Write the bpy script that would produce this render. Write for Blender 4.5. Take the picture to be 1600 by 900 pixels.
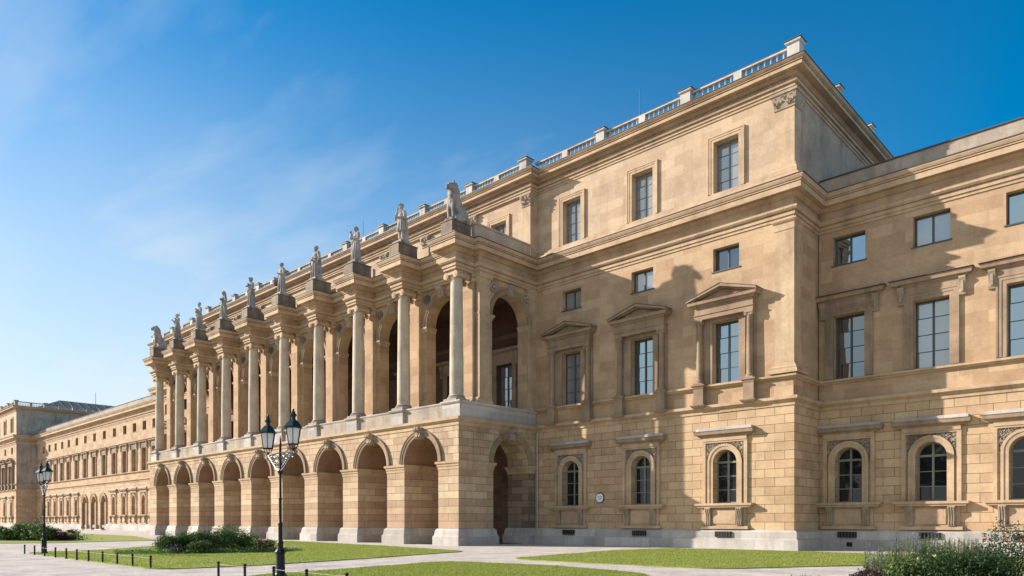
import bpy, bmesh, math, random
from mathutils import Vector, Matrix, noise
random.seed(7)
R = math.radians
for o in list(bpy.data.objects): bpy.data.objects.remove(o)
scn = bpy.context.scene
col = scn.collection
PI = math.pi

# ------------------------------------------------------------------ camera
cam_d = bpy.data.cameras.new('camera'); cam = bpy.data.objects.new('camera', cam_d); col.objects.link(cam)
cam.location = (0, 0, 1.6)
cam.rotation_euler = (R(90), 0, math.atan2(1126, 1185))
cam_d.sensor_fit = 'HORIZONTAL'; cam_d.sensor_width = 36
cam_d.lens = 1126 / 1600 * 36
cam_d.shift_y = (814 - 450) / 1600
cam_d.clip_start = 0.1; cam_d.clip_end = 5000
scn.camera = cam

# ------------------------------------------------------------------ light
SUN_EL = R(24.5)
SUN_H = Vector((-0.874, -0.486, 0)).normalized()          # towards the sun
SUN_AZ = math.atan2(SUN_H.x, SUN_H.y)
w = bpy.data.worlds.new('World'); scn.world = w; w.use_nodes = True
nt = w.node_tree; nt.nodes.clear()
wo = nt.nodes.new('ShaderNodeOutputWorld'); bg = nt.nodes.new('ShaderNodeBackground')
sky = nt.nodes.new('ShaderNodeTexSky'); sky.sky_type = 'NISHITA'; sky.sun_disc = False
sky.sun_elevation = SUN_EL; sky.sun_rotation = SUN_AZ % (2 * PI)
sky.altitude = 500; sky.air_density = 1.0; sky.dust_density = 1.0; sky.ozone_density = 3.0
hs = nt.nodes.new('ShaderNodeHueSaturation'); hs.inputs['Saturation'].default_value = 1.5
hs.inputs['Value'].default_value = 1.08; hs.inputs['Hue'].default_value = 0.490
# thin streaks of cirrus: noise over the sky direction, flattened towards a far plane
tc = nt.nodes.new('ShaderNodeTexCoord'); sp = nt.nodes.new('ShaderNodeSeparateXYZ')
mx = nt.nodes.new('ShaderNodeMath'); mx.operation = 'ADD'; mx.inputs[1].default_value = 0.25
dx = nt.nodes.new('ShaderNodeMath'); dx.operation = 'DIVIDE'
dy = nt.nodes.new('ShaderNodeMath'); dy.operation = 'DIVIDE'
cb = nt.nodes.new('ShaderNodeCombineXYZ')
L = nt.links.new
L(tc.outputs['Generated'], sp.inputs[0]); L(sp.outputs['Z'], mx.inputs[0])
L(sp.outputs['X'], dx.inputs[0]); L(mx.outputs[0], dx.inputs[1])
L(sp.outputs['Y'], dy.inputs[0]); L(mx.outputs[0], dy.inputs[1])
L(dx.outputs[0], cb.inputs['X']); L(dy.outputs[0], cb.inputs['Y'])
mp = nt.nodes.new('ShaderNodeMapping'); mp.inputs['Rotation'].default_value = (0, 0, R(150))
mp.inputs['Scale'].default_value = (0.55, 1.7, 1); mp.inputs['Location'].default_value = (3.1, 2.4, 0)
L(cb.outputs[0], mp.inputs['Vector'])
n1 = nt.nodes.new('ShaderNodeTexNoise'); n1.inputs['Scale'].default_value = 1.1; n1.inputs['Detail'].default_value = 9
n1.inputs['Roughness'].default_value = 0.52; n1.inputs['Distortion'].default_value = 0.5
L(mp.outputs[0], n1.inputs['Vector'])
cr = nt.nodes.new('ShaderNodeValToRGB'); cr.color_ramp.elements[0].position = 0.53; cr.color_ramp.elements[0].color = (0, 0, 0, 1)
cr.color_ramp.elements[1].position = 0.86; cr.color_ramp.elements[1].color = (0.72, 0.72, 0.72, 1)
L(n1.outputs['Fac'], cr.inputs[0])
lo = nt.nodes.new('ShaderNodeMapRange'); lo.inputs['From Min'].default_value = 0.63; lo.inputs['From Max'].default_value = 0.0
lo.inputs['To Min'].default_value = 0.0; lo.inputs['To Max'].default_value = 0.95; lo.interpolation_type = 'SMOOTHSTEP'
L(sp.outputs['Z'], lo.inputs['Value'])
n2 = nt.nodes.new('ShaderNodeTexNoise'); n2.inputs['Scale'].default_value = 1.3; n2.inputs['Detail'].default_value = 5; L(mp.outputs[0], n2.inputs['Vector'])
lm2 = nt.nodes.new('ShaderNodeMath'); lm2.operation = 'MULTIPLY_ADD'; lm2.inputs[1].default_value = 0.7; lm2.inputs[2].default_value = 0.65; L(n2.outputs['Fac'], lm2.inputs[0])
lm3 = nt.nodes.new('ShaderNodeMath'); lm3.operation = 'MULTIPLY'; L(lo.outputs[0], lm3.inputs[0]); L(lm2.outputs[0], lm3.inputs[1])
az = nt.nodes.new('ShaderNodeVectorMath'); az.operation = 'DOT_PRODUCT'; az.inputs[1].default_value = (-0.80, -0.60, 0); L(tc.outputs['Generated'], az.inputs[0])
azr = nt.nodes.new('ShaderNodeMapRange'); azr.inputs['From Min'].default_value = -0.42; azr.inputs['From Max'].default_value = 0.5; azr.inputs['To Min'].default_value = 0.0; L(az.outputs['Value'], azr.inputs['Value'])
lm4 = nt.nodes.new('ShaderNodeMath'); lm4.operation = 'MULTIPLY'; L(lm3.outputs[0], lm4.inputs[0]); L(azr.outputs[0], lm4.inputs[1])
ad = nt.nodes.new('ShaderNodeMath'); ad.operation = 'ADD'; ad.use_clamp = True
fill_bank = nt.nodes.new('ShaderNodeMapRange'); fill_bank.inputs['From Min'].default_value = 0.05; fill_bank.inputs['From Max'].default_value = -0.55; fill_bank.interpolation_type = 'SMOOTHSTEP'  # unseen cloud bank behind the camera, added to raise the fill on shaded walls
fill_bank.inputs['To Min'].default_value = 0.0; fill_bank.inputs['To Max'].default_value = 1.0; L(sp.outputs['Y'], fill_bank.inputs['Value'])
n3 = nt.nodes.new('ShaderNodeTexNoise'); n3.inputs['Scale'].default_value = 2.2; n3.inputs['Detail'].default_value = 7; L(tc.outputs['Generated'], n3.inputs['Vector'])
cr3 = nt.nodes.new('ShaderNodeValToRGB'); cr3.color_ramp.elements[0].position = 0.40; cr3.color_ramp.elements[0].color = (0.12, 0.12, 0.12, 1)
cr3.color_ramp.elements[1].position = 0.62; cr3.color_ramp.elements[1].color = (0.85, 0.85, 0.85, 1); L(n3.outputs['Fac'], cr3.inputs[0])
bm_ = nt.nodes.new('ShaderNodeMath'); bm_.operation = 'MULTIPLY'; L(fill_bank.outputs[0], bm_.inputs[0]); L(cr3.outputs[0], bm_.inputs[1])
ad2 = nt.nodes.new('ShaderNodeMath'); ad2.operation = 'ADD'; ad2.use_clamp = True
mixc = nt.nodes.new('ShaderNodeMixRGB'); mixc.inputs[2].default_value = (4.9, 5.3, 5.4, 1)
L(cr.outputs[0], ad.inputs[0]); L(lm4.outputs[0], ad.inputs[1]); L(ad.outputs[0], ad2.inputs[0]); L(bm_.outputs[0], ad2.inputs[1]); L(ad2.outputs[0], mixc.inputs[0]); L(sky.outputs[0], hs.inputs['Color']); L(hs.outputs[0], mixc.inputs[1])
L(mixc.outputs[0], bg.inputs['Color']); bg.inputs['Strength'].default_value = 0.095
L(bg.outputs[0], wo.inputs['Surface'])

sun_d = bpy.data.lights.new('sun', 'SUN'); sun = bpy.data.objects.new('sun', sun_d); col.objects.link(sun)
sun_d.energy = 4.9; sun_d.angle = R(0.53); sun_d.color = (1.0, 0.91, 0.795)
sdir = Vector((SUN_H.x * math.cos(SUN_EL), SUN_H.y * math.cos(SUN_EL), math.sin(SUN_EL)))
sun.rotation_euler = sdir.to_track_quat('Z', 'Y').to_euler()
sun.location = (-60, -40, 60)

scn.render.engine = 'CYCLES'
scn.view_settings.view_transform = 'Standard'; scn.view_settings.look = 'None'
scn.view_settings.exposure = 0.84; scn.view_settings.gamma = 1
scn.render.resolution_x = 1024; scn.render.resolution_y = 576

# ------------------------------------------------------------------ helpers
ORIG = {}
def tag(o, label=None, cat=None, group=None, kind=None):
    if label: o['label'] = label
    if cat: o['category'] = cat
    if group: o['group'] = group
    if kind: o['kind'] = kind
    return o
def thing(name, loc, label, cat, group=None, rz=0):
    o = bpy.data.objects.new(name, None); col.objects.link(o)
    o.location = loc; o.rotation_euler = (0, 0, rz); o.empty_display_size = 0.3
    ORIG[o.name] = Vector(loc)
    return tag(o, label, cat, group)
def copy_tree(o, parent=None):
    c = o.copy(); col.objects.link(c); c.parent = parent
    for ch in list(o.children): copy_tree(ch, c)
    return c

class MB:
    def __init__(s): s.v = []; s.f = []
    def add(s, vs, fs):
        n = len(s.v); s.v += [tuple(p) for p in vs]; s.f += [tuple(i + n for i in q) for q in fs]
    def quad(s, a, b, c, d): s.add([a, b, c, d], [(0, 1, 2, 3)])
    def box(s, x0, x1, y0, y1, z0, z1):
        x0, x1 = sorted((x0, x1)); y0, y1 = sorted((y0, y1)); z0, z1 = sorted((z0, z1))
        s.add([(x0,y0,z0),(x1,y0,z0),(x1,y1,z0),(x0,y1,z0),(x0,y0,z1),(x1,y0,z1),(x1,y1,z1),(x0,y1,z1)],
              [(3,2,1,0),(4,5,6,7),(0,1,5,4),(1,2,6,5),(2,3,7,6),(3,0,4,7)])
        return s
    def prism(s, poly, y0, y1):           # poly in (x,z) extruded along y
        n = len(poly)
        s.add([(x, y0, z) for x, z in poly] + [(x, y1, z) for x, z in poly],
              [tuple(range(n)), tuple(range(2*n-1, n-1, -1))] + [(i, (i+1) % n, n + (i+1) % n, n + i)[::-1] for i in range(n)])
        return s
    def prismx(s, poly, x0, x1):          # poly in (y,z) extruded along x
        n = len(poly)
        s.add([(x0, y, z) for y, z in poly] + [(x1, y, z) for y, z in poly],
              [tuple(range(n)), tuple(range(2*n-1, n-1, -1))] + [(i, (i+1) % n, n + (i+1) % n, n + i)[::-1] for i in range(n)])
        return s
    def lathe(s, prof, cx=0, cy=0, cz=0, seg=20, phase=0):
        vs = []; fs = []
        for r, z in prof:
            for k in range(seg):
                a = 2*PI*(k+phase)/seg; vs.append((cx + r*math.cos(a), cy + r*math.sin(a), cz + z))
        for i in range(len(prof)-1):
            for k in range(seg):
                k2 = (k+1) % seg; fs.append((i*seg+k, i*seg+k2, (i+1)*seg+k2, (i+1)*seg+k))
        fs.append(tuple(range(seg-1, -1, -1))); fs.append(tuple((len(prof)-1)*seg + k for k in range(seg)))
        s.add(vs, fs); return s
    def tube(s, pts, rads, seg=8):
        pts = [Vector(p) for p in pts]
        if not isinstance(rads, (list, tuple)): rads = [rads]*len(pts)
        vs = []; fs = []; prev = None
        for i, p in enumerate(pts):
            d = (pts[min(i+1, len(pts)-1)] - pts[max(i-1, 0)]).normalized()
            if prev is None:
                a = d.orthogonal().normalized()
            else:
                a = (prev - d*prev.dot(d))
                a = a.normalized() if a.length > 1e-6 else d.orthogonal().normalized()
            prev = a; b = d.cross(a)
            for k in range(seg):
                t = 2*PI*k/seg; vs.append(p + (a*math.cos(t) + b*math.sin(t))*rads[i])
        for i in range(len(pts)-1):
            for k in range(seg):
                k2 = (k+1) % seg; fs.append((i*seg+k, i*seg+k2, (i+1)*seg+k2, (i+1)*seg+k))
        fs.append(tuple(range(seg-1, -1, -1))); fs.append(tuple((len(pts)-1)*seg + k for k in range(seg)))
        s.add(vs, fs); return s
    def ell(s, c, r, rot=None, seg=14, rings=9):
        M = rot if rot else Matrix.Identity(3); vs = []; fs = []
        for i in range(1, rings):
            th = PI*i/rings
            for k in range(seg):
                a = 2*PI*k/seg
                p = M @ Vector((r[0]*math.sin(th)*math.cos(a), r[1]*math.sin(th)*math.sin(a), r[2]*math.cos(th)))
                vs.append(Vector(c)+p)
        top = len(vs); vs.append(Vector(c) + M @ Vector((0,0,r[2]))); vs.append(Vector(c) - M @ Vector((0,0,r[2])))
        for i in range(rings-2):
            for k in range(seg):
                k2 = (k+1) % seg; fs.append((i*seg+k, (i+1)*seg+k, (i+1)*seg+k2, i*seg+k2))
        for k in range(seg):
            k2 = (k+1) % seg; fs.append((top, k, k2)); fs.append((top+1, (rings-2)*seg+k2, (rings-2)*seg+k))
        s.add(vs, fs); return s
    # sweep a closed profile of (out, z) along a plan polyline; outward is the left hand of the walk
    def sweep(s, path, prof, closed=False):
        P = [Vector(p) for p in path]; n = len(P)
        def nrm(a, b):
            d = (b-a).normalized(); return Vector((-d.y, d.x))
        off = []
        for i in range(n):
            if closed or 0 < i < n-1:
                n0 = nrm(P[i-1], P[i]); n1_ = nrm(P[i], P[(i+1) % n])
                off.append((n0+n1_)/max(1e-6, 1+n0.dot(n1_)))
            elif i == 0: off.append(nrm(P[0], P[1]))
            else: off.append(nrm(P[-2], P[-1]))
        m = len(prof); vs = []; fs = []
        for i in range(n):
            for out, z in prof:
                q = P[i] + off[i]*out; vs.append((q.x, q.y, z))
        for i in range(n if closed else n-1):
            j = (i+1) % n
            for k in range(m):
                k2 = (k+1) % m; fs.append((i*m+k, j*m+k, j*m+k2, i*m+k2))
        if not closed:
            fs.append(tuple(range(m-1, -1, -1))); fs.append(tuple((n-1)*m + k for k in range(m)))
        s.add(vs, fs); return s
    # moulded arch ring in the plane of a wall; prof of (radius, out); tf maps (u, out, z) to xyz
    def archring(s, uc, zs, prof, tf, seg=20):
        m = len(prof); vs = []; fs = []
        for i in range(seg+1):
            a = PI*i/seg
            for r, out in prof: vs.append(tf(uc + r*math.cos(a), out, zs + r*math.sin(a)))
        for i in range(seg):
            for k in range(m):
                k2 = (k+1) % m; fs.append((i*m+k, i*m+k2, (i+1)*m+k2, (i+1)*m+k))
        fs.append(tuple(range(m))); fs.append(tuple(seg*m + k for k in range(m-1, -1, -1)))
        s.add(vs, fs); return s
    # a wall sheet with openings, reveals of depth d and a back face; openings: (u0,u1,z0,z1 or spring, arched)
    def wall(s, u0, u1, z0, z1, ops, d, tf, back=True, seg=16, ends=False, vault=None):
        us = u0
        faces = [0.0] + ([d] if back else [])
        def Q(a, b, c, e, w_):
            for y in w_: s.add([tf(a[0], y, a[1]), tf(b[0], y, b[1]), tf(c[0], y, c[1]), tf(e[0], y, e[1])], [(0,1,2,3)])
        for (a, b, oz0, oz1, arch) in sorted(ops):
            if a > us: Q((us, z0), (a, z0), (a, z1), (us, z1), faces)
            if oz0 > z0 + 1e-4:
                Q((a, z0), (b, z0), (b, oz0), (a, oz0), faces)
                s.add([tf(a,0,oz0), tf(b,0,oz0), tf(b,d,oz0), tf(a,d,oz0)], [(0,1,2,3)])
            for u in (a, b):
                if oz1 > max(oz0, z0) + 1e-4: s.add([tf(u,0,max(oz0,z0)), tf(u,d,max(oz0,z0)), tf(u,d,oz1), tf(u,0,oz1)], [(0,1,2,3)])
            if arch:
                r = (b-a)/2; uc = (a+b)/2
                pts = [(uc - r*math.cos(PI*i/seg), oz1 + r*math.sin(PI*i/seg)) for i in range(seg+1)]
            else: pts = [(a, oz1), (b, oz1)]
            for i in range(len(pts)-1):
                p, q = pts[i], pts[i+1]
                if z1 > max(p[1], q[1]) - 1e-4: Q(p, q, (q[0], z1), (p[0], z1), faces)
                (vault if vault is not None and arch else s).add([tf(p[0],0.06 if vault is not None else 0,p[1]), tf(q[0],0.06 if vault is not None else 0,q[1]), tf(q[0],d,q[1]), tf(p[0],d,p[1])], [(0,1,2,3)])
            us = b
        if us < u1: Q((us, z0), (u1, z0), (u1, z1), (us, z1), faces)
        if ends:
            for u in (u0, u1): s.add([tf(u,0,z0), tf(u,d,z0), tf(u,d,z1), tf(u,0,z1)], [(0,1,2,3)])
            for z in (z0, z1): s.add([tf(u0,0,z), tf(u1,0,z), tf(u1,d,z), tf(u0,d,z)], [(0,1,2,3)])
        return s
    def mesh(s, name, mat, off=None, smooth=None):
        me = bpy.data.meshes.new(name)
        vs = s.v if off is None else [(x-off[0], y-off[1], z-off[2]) for x, y, z in s.v]
        me.from_pydata(vs, [], s.f)
        bm = bmesh.new(); bm.from_mesh(me); bmesh.ops.recalc_face_normals(bm, faces=bm.faces); bm.to_mesh(me); bm.free()
        if smooth:
            me.polygons.foreach_set('use_smooth', [True]*len(me.polygons))
            me.set_sharp_from_angle(angle=R(smooth))
        if mat: me.materials.append(mat)
        return me
    # link as one part of a thing; vertices were given in world coordinates
    def part(s, name, mat, parent, smooth=None, sub=False):
        off = ORIG[parent.name]
        o = bpy.data.objects.new(name, s.mesh(name, mat, off, smooth)); col.objects.link(o); o.parent = parent
        ORIG[o.name] = off
        return o
    def part_at(s, name, mat, parent, c, smooth=None):
        o = bpy.data.objects.new(name, s.mesh(name, mat, c, smooth)); col.objects.link(o); o.parent = parent
        o.location = Vector(c) - ORIG[parent.name]; ORIG[o.name] = Vector(c); return o
    # link a mesh given in its own local coordinates
    def local(s, name, mat, parent=None, loc=(0,0,0), smooth=None):
        o = bpy.data.objects.new(name, s.mesh(name, mat, None, smooth)); col.objects.link(o); o.location = loc
        if parent: o.parent = parent
        return o

def tfY(Y, sgn=1):        # wall facing -Y at plane Y
    return lambda u, d, z: (u, Y + d, z)
def tfXp(X):              # wall facing +X at plane X, u = y
    return lambda u, d, z: (X - d, u, z)
def tfXm(X):
    return lambda u, d, z: (X + d, u, z)

# ------------------------------------------------------------------ materials
def newmat(name):
    m = bpy.data.materials.new(name); m.use_nodes = True
    n = m.node_tree; b = n.nodes['Principled BSDF']
    return m, n, b
def node(n, t, **kw):
    x = n.nodes.new(t)
    for k, v in kw.items():
        if k in x.inputs: x.inputs[k].default_value = v
        else: setattr(x, k, v)
    return x
def ramp(n, stops, src):
    c = n.nodes.new('ShaderNodeValToRGB'); e = c.color_ramp.elements
    while len(e) > 1: e.remove(e[-1])
    e[0].position = stops[0][0]; e[0].color = tuple(stops[0][1]) + (1,)
    for p, cc in stops[1:]:
        q = e.new(p); q.color = tuple(cc) + (1,)
    n.links.new(src, c.inputs[0]); return c
def g3(v): return (v, v, v)
def mul(n, a, b, fac=1.0, mode='MULTIPLY'):
    m = n.nodes.new('ShaderNodeMixRGB'); m.blend_type = mode; m.inputs[0].default_value = fac
    n.links.new(a, m.inputs[1])
    if hasattr(b, 'default_value') or hasattr(b, 'links'): n.links.new(b, m.inputs[2])
    else: m.inputs[2].default_value = tuple(b) + (1,)
    return m.outputs[0]
def wallcoord(n, zoff=0.0, local=False):
    ge = n.nodes.new('ShaderNodeNewGeometry'); sp = n.nodes.new('ShaderNodeSeparateXYZ'); n.links.new(n.nodes.new('ShaderNodeTexCoord').outputs['Object'] if local else ge.outputs['Position'], sp.inputs[0])
    sn = n.nodes.new('ShaderNodeSeparateXYZ'); n.links.new(ge.outputs['True Normal'], sn.inputs[0])
    ab = node(n, 'ShaderNodeMath', operation='ABSOLUTE'); n.links.new(sn.outputs['X'], ab.inputs[0])
    gt = node(n, 'ShaderNodeMath', operation='GREATER_THAN'); gt.inputs[1].default_value = 0.7; n.links.new(ab.outputs[0], gt.inputs[0])
    mi = n.nodes.new('ShaderNodeMix'); mi.data_type = 'FLOAT'
    n.links.new(gt.outputs[0], mi.inputs['Factor']); n.links.new(sp.outputs['X'], mi.inputs['A']); n.links.new(sp.outputs['Y'], mi.inputs['B'])
    zz = node(n, 'ShaderNodeMath', operation='SUBTRACT'); zz.inputs[1].default_value = zoff; n.links.new(sp.outputs['Z'], zz.inputs[0])
    c = n.nodes.new('ShaderNodeCombineXYZ'); n.links.new(mi.outputs['Result'], c.inputs['X']); n.links.new(zz.outputs[0], c.inputs['Y'])
    return c.outputs[0], ge.outputs['Position']
def stone(name, stops, block=None, zoff=0.0, mortar=(.16,.11,.07), msize=.016, stain=.35, bump=.14, rough=.85, soot=(.12,.10,.085), streak=1.0, local=False):
    m, n, b = newmat(name); ln = n.links.new
    uv, pos = wallcoord(n, zoff, local)
    fine = node(n, 'ShaderNodeTexNoise', Scale=7.0, Detail=6.0, Roughness=.6); ln(pos, fine.inputs['Vector'])
    big = node(n, 'ShaderNodeTexNoise', Scale=.6, Detail=7.0, Roughness=.66); ln(pos, big.inputs['Vector'])
    if block:
        br = n.nodes.new('ShaderNodeTexBrick'); br.offset = .5
        br.inputs['Color1'].default_value = (0,0,0,1); br.inputs['Color2'].default_value = (1,1,1,1); br.inputs['Mortar'].default_value = (.5,.5,.5,1)
        br.inputs['Scale'].default_value = 1; br.inputs['Mortar Size'].default_value = msize; br.inputs['Mortar Smooth'].default_value = .15
        br.inputs['Brick Width'].default_value = block[0]; br.inputs['Row Height'].default_value = block[1]
        ln(uv, br.inputs['Vector'])
        base = ramp(n, stops, br.outputs['Color']).outputs[0]
        base = mul(n, base, mortar, 1, 'MIX'); ln(br.outputs['Fac'], base.node.inputs[0])
    else:
        base = ramp(n, stops, big.outputs['Fac']).outputs[0]
    f2 = ramp(n, [(.25, g3(.89)), (.75, g3(1.08))], fine.outputs['Fac']).outputs[0]; base = mul(n, base, f2)
    b2 = ramp(n, [(.28, (.78,.76,.74)), (.48, (.98,.975,.97)), (.72, (1.12,1.105,1.07))], big.outputs['Fac']).outputs[0]; base = mul(n, base, b2)
    # run-off streaks with an outline of their own
    mpn = n.nodes.new('ShaderNodeMapping'); mpn.inputs['Scale'].default_value = (1.5, .20, 1); ln(uv, mpn.inputs['Vector'])
    st = node(n, 'ShaderNodeTexNoise', Scale=1.3, Detail=5.0, Roughness=.58); ln(mpn.outputs[0], st.inputs['Vector'])
    sr = ramp(n, [(.50, g3(0)), (.74, g3(stain))], st.outputs['Fac']).outputs[0]
    base = mul(n, base, soot, 1, 'MIX'); ln(sr, base.node.inputs[0])
    ln(base, b.inputs['Base Color']); b.inputs['Roughness'].default_value = rough; b.inputs['Specular IOR Level'].default_value = .25
    bp = node(n, 'ShaderNodeBump', Strength=bump, Distance=.02)
    if block:
        iv = node(n, 'ShaderNodeMath', operation='MULTIPLY_ADD'); iv.inputs[1].default_value = -1.6; ln(br.outputs['Fac'], iv.inputs[0]); ln(fine.outputs['Fac'], iv.inputs[2])
        ln(iv.outputs[0], bp.inputs['Height'])
    else: ln(fine.outputs['Fac'], bp.inputs['Height'])
    ln(bp.outputs[0], b.inputs['Normal'])
    return m
def plain(name, c, rough=.6, metal=0.0, spec=.4, var=.15, scale=6.0, bump=0.0):
    m, n, b = newmat(name)
    ge = n.nodes.new('ShaderNodeNewGeometry')
    t = node(n, 'ShaderNodeTexNoise', Scale=scale, Detail=5.0); n.links.new(ge.outputs['Position'], t.inputs['Vector'])
    r = ramp(n, [(.25, [x*(1-var) for x in c]), (.75, [min(1, x*(1+var)) for x in c])], t.outputs['Fac'])
    n.links.new(r.outputs[0], b.inputs['Base Color'])
    b.inputs['Roughness'].default_value = rough; b.inputs['Metallic'].default_value = metal; b.inputs['Specular IOR Level'].default_value = spec
    if bump:
        bp = node(n, 'ShaderNodeBump', Strength=bump, Distance=.02); n.links.new(t.outputs['Fac'], bp.inputs['Height']); n.links.new(bp.outputs[0], b.inputs['Normal'])
    return m
def glassmat(name, ior, base=(.012,.014,.016), tint=(1,1,1), wob=.01):
    m, n, b = newmat(name)
    b.inputs['Base Color'].default_value = tuple(base)+(1,); b.inputs['Roughness'].default_value = .03
    b.inputs['IOR'].default_value = ior; b.inputs['Specular Tint'].default_value = tuple(tint)+(1,)
    ge = n.nodes.new('ShaderNodeNewGeometry'); t = node(n, 'ShaderNodeTexNoise', Scale=.9, Detail=1.0); n.links.new(ge.outputs['Position'], t.inputs['Vector'])
    bp = node(n, 'ShaderNodeBump', Strength=wob, Distance=1.0); n.links.new(t.outputs['Fac'], bp.inputs['Height']);
    wn = n.nodes.new('ShaderNodeTexWhiteNoise'); wn.noise_dimensions = '1D'; n.links.new(ge.outputs['Random Per Island'], wn.inputs['W'])
    ms_ = n.nodes.new('ShaderNodeVectorMath'); ms_.operation = 'MULTIPLY_ADD'; ms_.inputs[1].default_value = (.05,.05,.05); ms_.inputs[2].default_value = (-.025,-.025,-.025); n.links.new(wn.outputs['Color'], ms_.inputs[0])
    av = n.nodes.new('ShaderNodeVectorMath'); av.operation = 'ADD'; n.links.new(bp.outputs[0], av.inputs[0]); n.links.new(ms_.outputs[0], av.inputs[1])
    nz = n.nodes.new('ShaderNodeVectorMath'); nz.operation = 'NORMALIZE'; n.links.new(av.outputs[0], nz.inputs[0])
    n.links.new(nz.outputs[0], b.inputs['Normal'])
    return m

S_RUST = stone('rusticated_sandstone', [(0, (.43,.29,.18)), (.5, (.485,.34,.215)), (1, (.54,.395,.25))], (1.12, .489), 1.05, mortar=(.10,.062,.042), msize=.013, stain=.13)
S_ARC = stone('arcade_sandstone', [(0, (.40,.275,.185)), (.4, (.45,.32,.215)), (.8, (.50,.37,.25)), (1, (.56,.44,.30))], (.97, .489), 1.10, mortar=(.10,.062,.042), msize=.013, stain=.30)
S_PIER = stone('pier_sandstone', [(0, (.40,.275,.185)), (.4, (.45,.32,.215)), (.8, (.50,.37,.25)), (1, (.57,.45,.30))], (2.0, .489), 1.10, mortar=(.10,.062,.042), msize=.013, stain=.22, local=True)
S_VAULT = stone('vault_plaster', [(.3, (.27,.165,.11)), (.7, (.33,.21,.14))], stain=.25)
S_ASHL = stone('ashlar_sandstone', [(0, (.41,.295,.20)), (.5, (.46,.342,.238)), (1, (.505,.388,.275))], (1.25, .62), 9.6, mortar=(.36,.27,.19), msize=.006, stain=.14, bump=.12)
S_ASHM = stone('golden_ashlar_sandstone', [(0, (.385,.255,.158)), (.5, (.44,.302,.192)), (1, (.50,.358,.232))], (1.25, .62), 9.6, mortar=(.35,.25,.165), msize=.006, stain=.16, bump=.12)
S_TRIM = stone('trim_sandstone', [(.3, (.425,.30,.195)), (.7, (.51,.38,.26))], stain=.32)
S_DRES = stone('dark_dressing_stone', [(.3, (.265,.185,.13)), (.7, (.355,.257,.182))], stain=.55)  # dressings darker and browner than the trim stone
S_PANEL = stone('dark_panel_stone', [(.3, (.13,.105,.085)), (.7, (.19,.155,.125))], stain=.4)
S_PED = stone('stained_shaded_pedestal_stone', [(.3, (.17,.135,.105)), (.7, (.32,.255,.19))], stain=.8, soot=(.04,.036,.032))  # weather stains, with the shade of the dark side mixed into the colour
S_SIDE = stone('side_wall_stone', [(.3, (.35,.255,.185)), (.7, (.43,.32,.235))], stain=.45)
S_BAL = stone('balustrade_stone', [(.3, (.41,.395,.375)), (.7, (.52,.50,.475))], stain=.5)
S_JAMB = stone('shaded_grimy_pier_stone', [(.3, (.19,.135,.10)), (.7, (.29,.215,.16))], (2.0, .489), 1.10, mortar=(.06,.04,.03), msize=.013, stain=.4)  # inner side piers: grime and the arch's shade both put into the colour
S_GREY = stone('weathered_grey_stone', [(.3, (.32,.265,.215)), (.7, (.43,.365,.30))], stain=.6)
S_COLM = stone('column_limestone', [(.3, (.46,.385,.30)), (.7, (.56,.485,.39))], stain=.5)
S_PALE = stone('pale_plinth_stone', [(0, (.36,.335,.315)), (.5, (.45,.425,.40)), (1, (.54,.51,.485))], (1.7, .56), 0.0, mortar=(.35,.31,.27), msize=.007, stain=.42, soot=(.24,.21,.19))
S_STAT = stone('statue_stone', [(.3, (.20,.18,.165)), (.62, (.44,.405,.38))], stain=.95, soot=(.07,.065,.06), bump=.4)
S_DARK = stone('blackened_stone', [(.3, (.085,.075,.068)), (.7, (.25,.21,.175))], stain=.6, soot=(.03,.03,.03))
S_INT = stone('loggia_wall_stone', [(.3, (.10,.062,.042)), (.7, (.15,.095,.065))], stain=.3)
S_PASS = stone('shaded_passage_stone', [(0, (.14,.095,.065)), (1, (.20,.14,.10))], (.97, .489), 1.10, stain=.3)  # darkened arcade stone: the passage's shade is put into the colour
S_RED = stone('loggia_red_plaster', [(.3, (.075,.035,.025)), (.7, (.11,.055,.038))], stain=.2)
M_ORN = stone('carved_ornament_stone', [(.3, (.26,.205,.15)), (.7, (.40,.325,.245))], stain=.4, bump=.3)
M_FRAME = plain('window_frame_paint', (.055,.07,.07), .45)
M_FRAMEG = plain('grey_window_frame_paint', (.20,.20,.18), .5)
M_GLASS = glassmat('sky_lit_glass', 5.2, tint=(.66,.86,1.0))
M_FRAMET = plain('pale_green_frame_paint', (.16,.19,.19), .5)
M_GLASST = glassmat('curtained_glass', 3.2, base=(.20,.21,.22), tint=(.85,.94,1.0))
M_GLASS2 = glassmat('half_dark_glass', 2.8, base=(.02,.02,.022), tint=(.85,.94,1.0))
M_GLASSD = glassmat('dark_ground_glass', 1.55)
M_GLASSR = plain('skylight_glass', (.10,.11,.115), .65, .0)
M_CURT = plain('curtain_cloth', (.55,.54,.50), .9, var=.1)
M_DARK = plain('dark_interior', (.02,.017,.015), .9)
M_ROOF = plain('roof_sheet_metal', (.22,.22,.22), .5, .3)
M_LEAD = plain('flashing_metal', (.38,.38,.38), .45, .4)
M_FLASH = plain('dark_lead_flashing', (.075,.068,.062), .6, .1)
M_IRON = plain('black_cast_iron', (.016,.016,.017), .42, .4)
M_SCROLL = plain('grey_scroll_iron', (.11,.11,.105), .4, .5)
M_GREEN = plain('green_lamp_roof', (.008,.036,.038), .33, .4)
M_BRASS = plain('rod_metal', (.05,.05,.05), .6, .2)
M_WHITE = plain('white_enamel', (.78,.78,.80), .35, var=.04)
M_INK = plain('blue_black_ink', (.06,.07,.12), .5)
M_ROPE = plain('pale_rail_paint', (.36,.34,.30), .6)
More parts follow.
